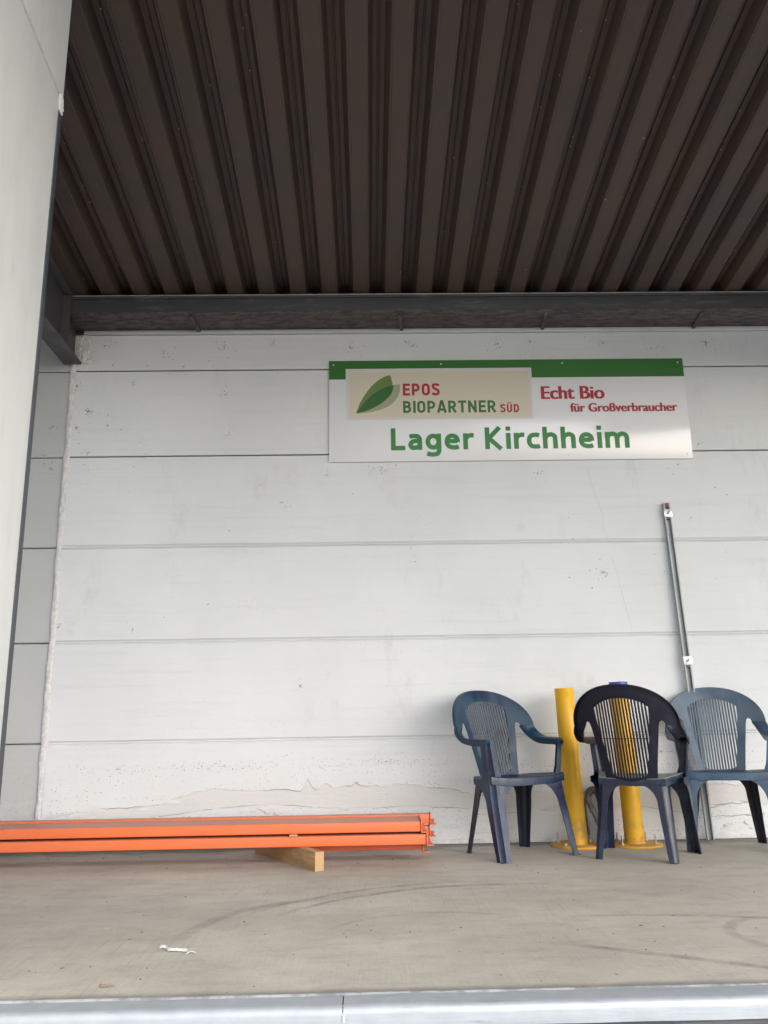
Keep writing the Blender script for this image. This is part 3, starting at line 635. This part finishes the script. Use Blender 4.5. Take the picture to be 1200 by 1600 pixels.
def din(h):
    b = lambda y0, y1, x1: [(h, y0), (x1 - .2, y0)] + arcp(x1 - .2, (y0 + y1) / 2, .2, (y1 - y0) / 2, -90, 90, 10) + [(h, y1)]
    oval = lambda w_: arcp(w_ / 2, .70, w_ / 2 - h, .30 - h, 0, 180, 10) + arcp(w_ / 2, .30, w_ / 2 - h, .30 - h, 180, 360, 10) + [(w_ - h, .70)]
    U = [(h, 1), (h, .32)] + arcp(.27, .30, .27 - h, .30 - h, 180, 360, 10) + [(.54 - h, 1)]
    return {
     'E': (.48, [[(h, 0), (h, 1)], [(h, 1 - h), (.48, 1 - h)], [(h, .51), (.44, .51)], [(h, h), (.48, h)]]),
     'P': (.54, [[(h, 0), (h, 1)], b(.42, 1 - h, .54 - h)]),
     'O': (.55, [oval(.55)]), 'I': (.17, [[(h, 0), (h, 1)]]),
     'S': (.52, [cr2([(.46, .80), (.38, .895), (.26, 1 - h), (.13, .88), (.095, .74), (.16, .60), (.27, .52), (.39, .43), (.435, .27), (.38, .13), (.26, h), (.13, .12), (.05, .21)])]),
     'B': (.55, [[(h, 0), (h, 1)], b(.52, 1 - h, .52 - h), b(h, .52, .55 - h)]),
     'A': (.60, [[(.07, 0), (.275, .95), (.325, .95), (.53, 0)], [(.15, .26), (.45, .26)]]),
     'R': (.56, [[(h, 0), (h, 1)], b(.45, 1 - h, .54 - h), [(.27, .45), (.49, 0)]]),
     'T': (.52, [[(.26, 0), (.26, 1)], [(0, 1 - h), (.52, 1 - h)]]),
     'N': (.58, [[(h, 0), (h, 1)], [(h, .93), (.58 - h, .07)], [(.58 - h, 0), (.58 - h, 1)]]),
     'U': (.54, [U]), 'Ü': (.54, [U, [(.17, 1.24), (.17, 1.09)], [(.37, 1.24), (.37, 1.09)]]),
     'D': (.56, [[(h, 0), (h, 1)], [(h, h), (.30, h)] + arcp(.30, .5, .26 - h, .5 - h, -90, 90, 14) + [(h, 1 - h)]])}
def stroked(s_, glyphs, h, sp, x0, x1, zb, cap, mt, label, y=T1 - .0014):
    tot = sum(glyphs[c][0] + sp for c in s_) - sp; sx = (x1 - x0) / tot; cx = 0; m = MB(); k = 0
    for c in s_:
        wd, sts = glyphs[c]
        for st in sts:
            P = [Vector((x0 + (cx + a) * sx, zb + b_ * cap)) for a, b_ in st]; hw = h * cap; secs = []; n = len(P); closed = (P[0] - P[-1]).length < 1e-4
            for i in range(n):
                d0 = (P[i] - P[i - 1]) if i else ((P[0] - P[-2]) if closed else (P[1] - P[0])); d1 = (P[i + 1] - P[i]) if i < n - 1 else ((P[1] - P[0]) if closed else (P[-1] - P[-2]))
                if d0.length < 1e-7: d0 = d1
                if d1.length < 1e-7: d1 = d0
                d0.normalize(); d1.normalize(); n0 = Vector((-d0.y, d0.x)); n1 = Vector((-d1.y, d1.x)); mm = (n0 + n1); ml = mm.length
                mm = mm / ml if ml > .2 else n1; q = hw / max(.45, mm.dot(n1))
                A_, B_ = P[i] + mm * q, P[i] - mm * q; yy = y - k * .00003; secs.append([(A_.x, yy, A_.y), (B_.x, yy, B_.y)])
            m.loft(secs); k = (k + 1) % 7
        cx += wd + sp
    m.build('lettering', mt, sign, label=label)
stroked('Lager Kirchheim', humanist(.101), .101, .075, .159, 1.741, 2.424, .151, M['s_text'], 'green words Lager Kirchheim')
stroked('EPOS', din(.098), .098, .085, .247, .496, 2.804, .086, M['s_red'], 'red word EPOS')
stroked('BIOPARTNER', din(.098), .098, .085, .246, .868, 2.681, .085, M['s_dtext'], 'dark green word BIOPARTNER')
stroked('SÜD', din(.10), .10, .11, .894, 1.021, 2.680, .057, M['s_red'], 'red word SÜD')
lettering('Echt Bio', 1.177, 1.595, 2.771, .091, M['s_red'], .004, (-.036, -.018, 0, .018, .036), 'red words Echt Bio')
lettering('für Großverbraucher', 1.364, 2.078, 2.679, .060, M['s_red'], .004, (-.036, -.018, 0, .018, .036), 'red words für Großverbraucher')
for (x, z) in ((SX0 + .03, SZ1 - .03), (.51, SZ1 - .028), (1.33, SZ1 - .028), (SX1 - .035, SZ1 - .03), (SX0 + .03, SZ0 + .03), (SX1 - .035, SZ0 + .03), (1.33, SZ0 + .03)):
    m = MB(); m.tube([(x, -.0033, z), (x, -.0055, z), (x, -.0068, z)], [.006, .0055, .002], 12); m.build('screw', M['zinc'], sign)

# ---- steel channel leaning on the wall
A = Vector((1.985, 5.135, .0)); B = Vector((1.938, 5.178, 2.045)); ln = (B - A).length; ax = (B - A).normalized()
rail = thing('channel_rail', 'galvanised slotted steel channel leaning on the wall behind the chairs', 'steel rail', A)
rail.rotation_mode = 'QUATERNION'
yx = Vector((0, 1, 0)); xx = yx.cross(ax).normalized(); yx = ax.cross(xx).normalized()
rail.rotation_quaternion = Matrix((xx, yx, ax)).transposed().to_quaternion()
m = MB(); hw = .0205; th = .0025
prof = [(-hw, .024), (hw, .024), (hw, 0), (.0130, 0), (.0130, .005), (.0150, .005), (.0150, th), (hw - th, th), (hw - th, .024 - th), (-hw + th, .024 - th), (-hw + th, th), (-.0150, th), (-.0150, .005), (-.0130, .005), (-.0130, 0), (-hw, 0)]
n = len(prof); vs = [(a, b, 0) for a, b in prof] + [(a, b, ln) for a, b in prof]
m.add(vs, [(i, (i + 1) % n, n + (i + 1) % n, n + i) for i in range(n)]); m.add(vs, [tuple(range(n))[::-1], tuple(range(n, 2 * n))]); m.build('channel', M['rail'], rail)
m = MB(); m.box(-.0125, .0125, .001, .021, ln - .030, ln - .002); m.build('end_plug', M['red'], rail)
for zz in (1.975, 1.035):
    m = MB(); m.box(-.027, .027, -.006, -.001, zz - .026, zz + .026); c = m.build('clamp_plate', M['zinc'], rail, bevel=.002)
    m = MB(); m.tube([(0, -.006, zz), (0, -.014, zz)], .010, 6); m.tube([(-.006, -.0145, zz - .008), (.008, -.0165, zz + .010)], .005, 8); m.build('bolt_head', M['bolt'], c)
    m = MB(); m.box(-.012, .012, -.001, .02, zz - .04, zz - .027); m.build('clamp_foot', M['slate'], c)

# ---- bollards
def bollard(cx, cy, tilt, lab, rods, H=.875):
    b = thing('bollard', lab, 'bollard', (cx, cy, 0), 0, 'yellow steel bollards by the wall')
    m = MB(); m.lathe([(.150, .0005), (.1505, .002), (.1505, .010), (.148, .012), (.02, .0125)], 56); m.build('base_plate', M['plate'], b, ang=50)
    m = MB(); secs = []
    for r_, z in ((.0555, .0125), (.0555, .3), (.0555, .6), (.0555, H - .001), (.0545, H), (.0505, H), (.050, H - .002), (.050, H - .12), (.001, H - .121)):
        secs.append([(r_ * math.cos(6.28318 * k / 40) + tilt[0] * z, r_ * math.sin(6.28318 * k / 40) + tilt[1] * z, z) for k in range(40)])
    m.loft(secs, True, True); m.build('tube', M['yellow'], b, ang=50)
    m = MB(); m.tube([(.058 * math.cos(k / 40 * 6.28318), .058 * math.sin(k / 40 * 6.28318), .0145) for k in range(41)], .0042, 6, False); m.build('weld_ring', M['yellow'], b, ang=60)
    for (a, hh) in rods:
        x, y = .118 * math.cos(a), .118 * math.sin(a); r = MB(); pts = []; rr = []
        for k in range(28): pts.append((x, y, .0125 + hh * k / 27)); rr.append(.0052 if k % 2 else .0044)
        r.tube(pts, rr, 10); o = r.build('anchor_rod', M['bolt'], b, ang=60)
        r = MB(); r.lathe([(.0125, .0126), (.0125, .0145)], 20, x, y); r.lathe([(.0098, .0147), (.0104, .0155), (.0104, .0235), (.0096, .0245)], 6, x, y); r.build('nut', M['bolt'], o, ang=30)
    return b
bollard(1.176, 5.02, (-.026, -.004), 'yellow bollard standing clear between the left chair and the dark middle chair', ((R(146), .052), (R(40), .035), (R(-38), .048), (R(222), .02)))
b2 = bollard(1.498, 5.005, (-.024, .002), 'yellow bollard behind the dark middle chair, seen through its slatted back', ((R(218), .050), (R(-35), .050), (R(130), .045), (R(42), .045)), .880)
bc = thing('blue_cap', 'small blue plastic cap lying on the bollard behind the dark chair', 'cap', (1.498 - .021, 5.007, .880))
m = MB(); m.lathe([(.0555, .0004), (.0555, .004), (.0540, .0045), (.0530, .022), (.0560, .0225), (.0560, .026), (.0520, .0265), (.0500, .022), (.0490, .006), (.002, .0055)], 32); m.build('ring', M['blue'], bc, ang=40)
m = MB(); m.box(-.012, .03, -.051, -.0475, .006, .028); m.build('tab', M['blue'], bc, bevel=.001)

# ---- grey hose loop by the wall
hz = thing('hose', 'grey conduit looped up against the wall between the two bollards', 'hose', (1.30, 5.08, 0))
P = catmull([(.055, .0, .012), (.045, .02, .06), (.020, .05, .14), (-.012, .07, .22), (-.015, .075, .262), (.005, .075, .288), (.035, .07, .280), (.048, .06, .235), (.062, .05, .15), (.075, .04, .06), (.085, .03, .012)], 7)
rr = [.0155 + (.0012 if k % 2 else 0) for k in range(len(P))]
m = MB(); m.tube(P[:30], rr[:30], 14, mi=0); m.build('outer_strand', M['hose'], hz, ang=60)
m = MB(); m.tube([p + Vector((.004, .0, .001)) for p in P[28:]], [q * 1.25 for q in rr[28:]], 14); m.build('bend', M['hose_dark'], hz, ang=60)
P2 = catmull([(-.030, .03, .012), (-.034, .05, .10), (-.038, .065, .19), (-.034, .07, .235), (-.022, .065, .262)], 6)
m = MB(); m.tube(P2, .008, 10); m.build('thin_strand', M['hose_dark'], hz, ang=60)

# ---- orange rack beams and timbers
def rack_beam(x1, y0, z0, dep, lab, L=2.72, h=.050, grp='orange steel beams stacked on the floor'):
    b = thing('rack_beam', lab, 'steel beam', (x1, y0, z0), 0, grp)
    m = MB(); m.box(-L, 0, 0, dep, 0, h); m.build('beam_tube', M['orange'], b, bevel=.0045, seg=3)
    for sx in (0, -L):
        s = 1 if sx == 0 else -1
        m = MB(); m.box(min(sx + s * .0005, sx + s * .006), max(sx + s * .0005, sx + s * .006), -.007, dep + .006, -.006, h + .006); e = m.build('end_plate', M['orange'], b, bevel=.0015)
        m = MB(); xa, xb = sx + s * .0062, sx + s * .037
        vs = [(xa, -.006, -.006), (xb, -.006, -.006), (xb, min(.05, dep * .5), -.006), (sx + s * .020, min(dep, .24), -.006), (xa, dep, -.006)]
        vs += [(a, q, c + .005) for a, q, c in vs]; n = 5
        m.add(vs, [tuple(range(5))[::-1], tuple(range(5, 10))] + [(i, (i + 1) % 5, 5 + (i + 1) % 5, 5 + i) for i in range(5)]); m.build('hook_flange', M['orange'], e, bevel=.001)
        for q in (.35, .65):
            m = MB(); yq = dep * q; m.box(min(xa, sx + s * .026), max(xa, sx + s * .026), yq, yq + .005, -.0008, .020); m.build('hook', M['orange_dark'], e)
    return b
TH = .090
rack_beam(.284, 4.53, TH + .001, .24, 'orange beam at the front of the lower layer of the stack')
rack_beam(.258, 4.535, .1530, .24, 'dusty topped orange beam at the front of the upper layer of the stack')
rack_beam(.318, 4.80, TH + .008, .06, 'orange beam next to the wall in the lower layer of the stack')
rack_beam(.322, 4.803, .1600, .06, 'orange beam next to the wall in the upper layer of the stack')
def tlength(name, lab, loc, rz, L, w_, h_, grp=None):
    b = thing(name, lab, 'timber', loc, rz, grp)
    m = MB(); m.box(0.0012, L, -w_ / 2, w_ / 2, 0, h_); m.build('plank', M['timber'], b, bevel=.002)
    m = MB(); m.box(0, .0011, -w_ / 2 + .001, w_ / 2 - .001, .001, h_ - .001); m.build('sawn_end', M['timber_end'], b)
    return b
tlength('timber_bearer', 'pale sawn timber block poking out from under the orange beams', (-.252, 4.372, 0), math.atan2(.57, -.335), .74, .050, TH)
tlength('timber_bearer', 'timber block under the hidden left end of the orange beams', (-2.15, 4.50, 0), R(92), .6, .050, TH)
tlength('wood_spacer', 'small wood chip wedged between the front orange beams', (-.395, 4.522, .1415), R(90), .12, .040, .0112)
# short fifth beam section below the front beam
b5 = thing('rack_beam', 'dark shaded orange beam offcut lying under the right end of the stack', 'steel beam', (.268, 4.60, .0582), 0, 'orange steel beams stacked on the floor')
m = MB(); m.box(-.62, 0, 0, .09, 0, .032); m.build('beam_tube', M['orange_dark'], b5, bevel=.003)  # darker orange, shade below the stack put into the colour
m = MB(); m.box(.0005, .006, -.004, .094, -.014, .032); m.box(.0062, .034, -.004, .05, -.014, -.009); m.build('end_plate', M['orange'], b5, bevel=.001)
m = MB(); m.box(-.02, .02, -.03, .03, 0, .058); o = m.build('wood_block', M['timber'], bevel=.002); o.location = (-.275, 4.66, 0); tag(o, 'small wood block below the beam offcut', 'wood block')

# ------------------------------------------------------------------ chairs
def yb(z): return .150 + (z - .38) * .30 + .05 * max(0, z - .6)
def KX(x, z):                                     # forward wrap of the back shell
    return 1.2 * x * x
def bpt(x, z, off=0): return (x, yb(z) - KX(x, z) + off, z)
ARCH = []
for k in range(0, 33):                            # outer arch from right to left
    a = math.pi * k / 32; ca, sa = math.cos(a), math.sin(a)
    ARCH.append((.273 * math.copysign(abs(ca) ** .92, ca), .668 + .202 * sa ** .95 if sa > 0 else .668))
def chair(rz, loc, lab, mats, txt=False):
    c = thing('plastic_chair', lab, 'chair', loc, rz, 'stackable plastic garden armchairs')
    mb_, ms_, ml_, mr_, mseat, marm = mats
    # back frame plate: arch + shield with slot opening
    out = list(ARCH) + [(-.235, .660), (-.206, .668), (-.200, .682), (-.190, .688), (-.180, .680), (-.173, .655), (-.164, .60), (-.152, .53), (-.141, .46), (-.133, .40), (-.130, .372)]
    out += [(-.07, .368), (0, .367), (.07, .368), (.130, .372), (.133, .40), (.141, .46), (.152, .53), (.164, .60), (.173, .655), (.180, .680), (.190, .688), (.200, .682), (.206, .668), (.235, .660)]
    hole = []
    for k in range(13):
        u = -1 + 2 * k / 12; hole.append((.142 * u, .757 + .047 * (1 - u * u) ** .8))
    for z_, x_ in ((.70, .139), (.62, .128), (.54, .114), (.47, .101), (.425, .093)): hole.append((x_, z_))
    for k in range(9):
        u = 1 - 2 * k / 8; hole.append((.087 * u, .412 - .014 * (1 - u * u) ** .6))
    for z_, x_ in ((.425, .093), (.47, .101), (.54, .114), (.62, .128), (.70, .139)): hole.append((-x_, z_))
    def inside(p, poly):
        r = False; n = len(poly)
        for i in range(n):
            (x1, y1), (x2, y2) = poly[i], poly[(i + 1) % n]
            if (y1 > p[1]) != (y2 > p[1]) and p[0] < (x2 - x1) * (p[1] - y1) / (y2 - y1) + x1: r = not r
        return r
    V = [Vector(p) for p in out + hole]; E = [(i, (i + 1) % len(out)) for i in range(len(out))]; b0 = len(out)
    E += [(b0 + i, b0 + (i + 1) % len(hole)) for i in range(len(hole))]
    for i in range(-14, 15):
        for j in range(27):
            p = (i * .0195, .38 + j * .0185)
            if inside(p, out) and not inside(p, hole) and min((Vector(p) - q).length for q in V[:len(out) + len(hole)]) > .008: V.append(Vector(p))
    vo, eo, fo, *_ = delaunay_2d_cdt(V, E, [], 0, 1e-5)
    m = MB(); fs = []
    for f in fo:
        cx = sum(vo[i].x for i in f) / 3; cz = sum(vo[i].y for i in f) / 3
        if inside((cx, cz), out) and not inside((cx, cz), hole): fs.append(tuple(f))
    m.add([bpt(v.x, v.y) for v in vo], fs)
    # folded outer rim and inner slot rim
    secs = [[bpt(x, z), (bpt(x * 1.006, z, .006)), bpt(x * 1.008, z + .001, .020)] for x, z in ARCH]; m.loft(secs)
    hh = hole + [hole[0]]
    m.loft([[bpt(x, z), bpt(x, z, .009)] for x, z in hh])
    back = m.build('backrest', mb_, c, solid=.0045, weld=.0004, ang=42)
    # slats
    def span(x):
        zt = .757 + .047 * max(0, 1 - (x / .142) ** 2) ** .8
        zb = .412 - .014 * max(0, 1 - (x / .087) ** 2) ** .6 if abs(x) < .087 else lerp([(.087, .412), (.093, .425), (.101, .47), (.114, .54), (.128, .62), (.139, .70), (.142, .757)], abs(x))
        return zb - .004, zt + .004
    for k in range(-8, 9):
        x = k * .01565; za, zb_ = span(x); s = MB(); secs = []
        for i in range(9):
            z = za + (zb_ - za) * i / 8; hw = .0048
            secs.append([bpt(x - hw, z, -.0012), bpt(x - hw * .6, z, -.0026), bpt(x + hw * .6, z, -.0026), bpt(x + hw, z, -.0012), bpt(x + hw * .7, z, .0075), bpt(x - hw * .7, z, .0075)])
        s.loft(secs, True, True); s.build('slat', ms_, c, ang=50)
    s = MB(); secs = []
    for i in range(17):
        x = -.122 + .244 * i / 16; z = .598; secs.append([bpt(x, z - .0016, .001), bpt(x, z + .0016, .001), bpt(x, z + .0016, .006), bpt(x, z - .0016, .006)])
    s.loft(secs, True, True); s.build('cross_rib', ms_, c)
    # arms
    for sg in (1, -1):
        st = [  # outer, inner, skirt dir, depth
            ((.273, .668), (.206, .668), None, .016),
            ((.284, .130, .638), (.227, .164, .632), (.1, .8, -.45), .020),
            ((.287, .085, .612), (.240, .112, .602), (.1, .6, -.8), .024),
            ((.284, .040, .602), (.240, .058, .594), (.05, .25, -.95), .028),
            ((.279, -.010, .600), (.236, -.005, .594), (0, .05, -1), .030),
            ((.272, -.060, .599), (.230, -.058, .594), (0, 0, -1), .030),
            ((.265, -.102, .595), (.224, -.100, .591), (0, .1, -1), .030),
            ((.261, -.116, .582), (.222, -.114, .580), (0, .5, -.85), .026)]
        Os = [Vector(bpt(*st[0][0]))] + [Vector(q[0]) for q in st[1:]]; Is = [Vector(bpt(*st[0][1]))] + [Vector(q[1]) for q in st[1:]]
        Ds = [Vector((.12, 1, -.2))] + [Vector(q[2]) for q in st[1:]]; Dp = [Vector((q[3], 0, 0)) for q in st]
        Os, Is, Ds, Dp = catmull(Os, 4), catmull(Is, 4), catmull(Ds, 4), catmull(Dp, 4)
        secs = []
        for o_, i_, d_, dp in zip(Os, Is, Ds, Dp):
            d_ = d_.normalized(); a = (o_ - i_); wv = a.length; a.normalize(); cr_ = -d_ * .004
            row = [i_ + d_ * dp.x, i_ + d_ * .006 - a * .001, i_ + a * .005 + cr_ * .6, i_ + a * wv * .5 + cr_, o_ - a * .005 + cr_ * .6, o_ + d_ * .006 + a * .001, o_ + d_ * dp.x]
            secs.append([(p.x * sg, p.y, p.z) for p in row])
        m = MB(); m.loft(secs); m.build('arm', marm, c, solid=.0045, ang=50)
    # legs: L-section with a hollow corner
    def leg(name, K, wF, wS, sg, front, mt, zs):
        secs = []; fy = 1 if front else -1          # side flange runs towards the middle of the chair
        for z in zs:
            k = K(z); a, b_ = wF(z), wS(z); g_ = min(.024, a * .45, b_ * .45); dpt = .011
            row = [(0, b_), (0, b_ * .55 + g_ * .45), (.0005, g_), (dpt * .8, g_ * .86), (g_ * .86, dpt * .8), (g_, .0005), (a * .55 + g_ * .45, 0), (a, 0)]
            secs.append([((k[0] - u) * sg, k[1] + v * fy, z) for u, v in row])
        m = MB(); m.loft(secs)
        if zs[0] < .01:                              # foot pad
            k = K(0); g_ = .02; vs = [((k[0] - u) * sg, k[1] + v * fy, .001) for u, v in ((0, wS(0)), (0, .004), (.004, 0), (wF(0), 0), (wF(0), .012), (.014, .014), (.012, wS(0)))]
            m.add(vs, [tuple(range(7))])
        return m.build(name, mt, c, solid=.0048, ang=38)
    def fil(z, z0, r):
        if z < z0: return 0
        q = min(z - z0, r); return r - math.sqrt(max(r * r - q * q, 0))
    zl = [0, .03, .08, .14, .19, .23, .255, .275, .29, .305, .318, .33, .34, .348, .354, .359, .363, .367, .385, .398]
    zu = [.396, .42, .45, .49, .53, .56, .582, .592]
    Kf = lambda z: (lerp([(0, .257), (.38, .243), (.42, .244), (.59, .262)], z), lerp([(0, -.205), (.30, -.135), (.39, -.122), (.59, -.116)], z), 0)
    Kr = lambda z: (lerp([(0, .204), (.40, .170)], z), lerp([(0, .205), (.40, .142)], z), 0)
    for sg in (1, -1):
        leg('front_leg', Kf, lambda z: lerp([(0, .052), (.25, .068)], z) + fil(z, .262, .105), lambda z: lerp([(0, .050), (.25, .070)], z) + fil(z, .272, .095), sg, True, ml_, zl)
        leg('arm_post', Kf, lambda z: lerp([(.39, .066), (.45, .050), (.56, .044), (.592, .044)], z), lambda z: lerp([(.39, .090), (.45, .072), (.592, .060)], z), sg, True, ml_, zu)
        leg('rear_leg', Kr, lambda z: lerp([(0, .038), (.25, .054)], z) + fil(z, .275, .092), lambda z: lerp([(0, .044), (.25, .066)], z) + fil(z, .285, .082), sg, False, mr_, zl)
    # seat
    def spt(s, t_, dz=0):
        hw = .243 + (.168 - .243) * t_; x = s * hw; y = -.122 + (.149 + .122) * t_ - .020 * (1 - s * s) * (1 - t_) ** 3
        z = .4035 - .012 * math.sin(math.pi * min(1, t_ * 1.1)) * (1 - s * s) - .010 * t_ + (.004 + .010 * (1 - t_)) * abs(s) ** 4
        if t_ < .001: z -= .004
        return (x, y, z + dz)
    m = MB(); ss = [-1, -.96, -.85, -.65, -.4, -.15, 0, .15, .4, .65, .85, .96, 1]; tt = [0, .03, .1, .2, .35, .5, .65, .8, .92, 1]
    m.loft([[spt(s_, t_) for s_ in ss] for t_ in tt]); m.build('seat', mseat, c, solid=.005, ang=45)
    m = MB()
    def skirt(path, dep):
        m.loft([[(a, b_, z_ - .001), (a * 1.004, b_ * 1.006, z_ - .008), (a * 1.004, b_ * 1.006, z_ - dep)] for (a, b_, z_) in path])
    skirt([(p[0], p[1] + .001, p[2]) for p in (spt(s_, 0) for s_ in ss)], .038); skirt([(p[0], p[1], p[2]) for p in (spt(s_, 1) for s_ in ss)], .034)
    skirt([spt(1, t_) for t_ in tt], .036); skirt([spt(-1, t_) for t_ in tt], .036)
    m.build('seat_apron', ml_, c, solid=.0045, ang=45)
    # small catch under the rear edge
    m = MB(); m.box(-.03, .03, .125, .137, .357, .372); m.build('stacking_rib', mr_, c, bevel=.002)
    return c
chair(R(28), (.795, 4.775, 0), 'teal blue plastic armchair left of the bollards, facing right of the camera', (M['teal'], M['teal_pale'], M['blue_leg'], M['shaded_leg'], M['teal'], M['teal']))
chair(R(150), (1.432, 4.640, 0), 'dark navy plastic armchair in the middle with its back to the camera', (M['navy'], M['navy'], M['navy_leg'], M['navy_leg'], M['seat_pale'], M['navy']))
chair(R(-14), (1.992, 4.850, 0), 'faded blue grey plastic armchair at the right edge, facing the camera', (M['bluegrey'], M['bluegrey'], M['bluegrey_leg'], M['shaded_leg'], M['bluegrey_leg'], M['bluegrey_leg']))

# ------------------------------------------------------------------ small litter
def fl(name, lab, pts, w_, mt, cat):
    m = MB(); secs = []; P = catmull([Vector((x, y, 0)) for x, y in pts], 5)
    for i, p in enumerate(P):
        d = (P[min(i + 1, len(P) - 1)] - P[max(i - 1, 0)]).normalized(); s = Vector((-d.y, d.x, 0)); ww = w_ * (.45 + .9 * abs(mnoise.noise(Vector((i * .45, 2.3, 0)))) + (.7 if i in (0, 1, 2, len(P) - 2, len(P) - 1) else 0))
        zz = .003 + .005 * abs(mnoise.noise(Vector((i * .6, 0, 9)))); secs.append([(p.x - s.x * ww, p.y - s.y * ww, zz), (p.x, p.y, zz + .006), (p.x + s.x * ww, p.y + s.y * ww, zz * .7)])
    m.loft(secs); o = m.build(name, mt, solid=.0012, ang=60); o['label'] = lab; o['category'] = cat
fl('paper_strip', 'torn twisted strip of white paper lying on the dock floor', [(-.695, 3.005), (-.675, 3.000), (-.655, 2.972), (-.625, 2.962), (-.598, 2.955), (-.578, 2.928)], .011, M['paper'], 'paper')
fl('wood_splinter', 'thin pale splinter lying near the steel edge at the left', [(-.765, 2.595), (-.745, 2.597), (-.725, 2.602)], .0016, M['grit'], 'splinter')
m = MB()
for i in range(170):
    x = random.uniform(-1.9, 2.3); y = random.choice([random.uniform(2.49, 5.1), random.uniform(2.49, 3.4), random.uniform(4.4, 5.15)]); r0 = random.choice([.0018, .0025, .0035, .005]) * random.uniform(.7, 1.1); el = random.uniform(1, 2.6); a = random.random() * 3.14
    vs = []
    for k in range(5):
        an = 6.283 * k / 5; u, v = r0 * el * math.cos(an) * random.uniform(.7, 1.1), r0 * math.sin(an) * random.uniform(.7, 1.1); vs.append((x + u * math.cos(a) - v * math.sin(a), y + u * math.sin(a) + v * math.cos(a), .0004))
    vs.append((x, y, r0 * .9)); m.add(vs, [(k, (k + 1) % 5, 5) for k in range(5)] + [(4, 3, 2, 1, 0)])
m.build('floor_grit', M['grit'], kind='stuff')
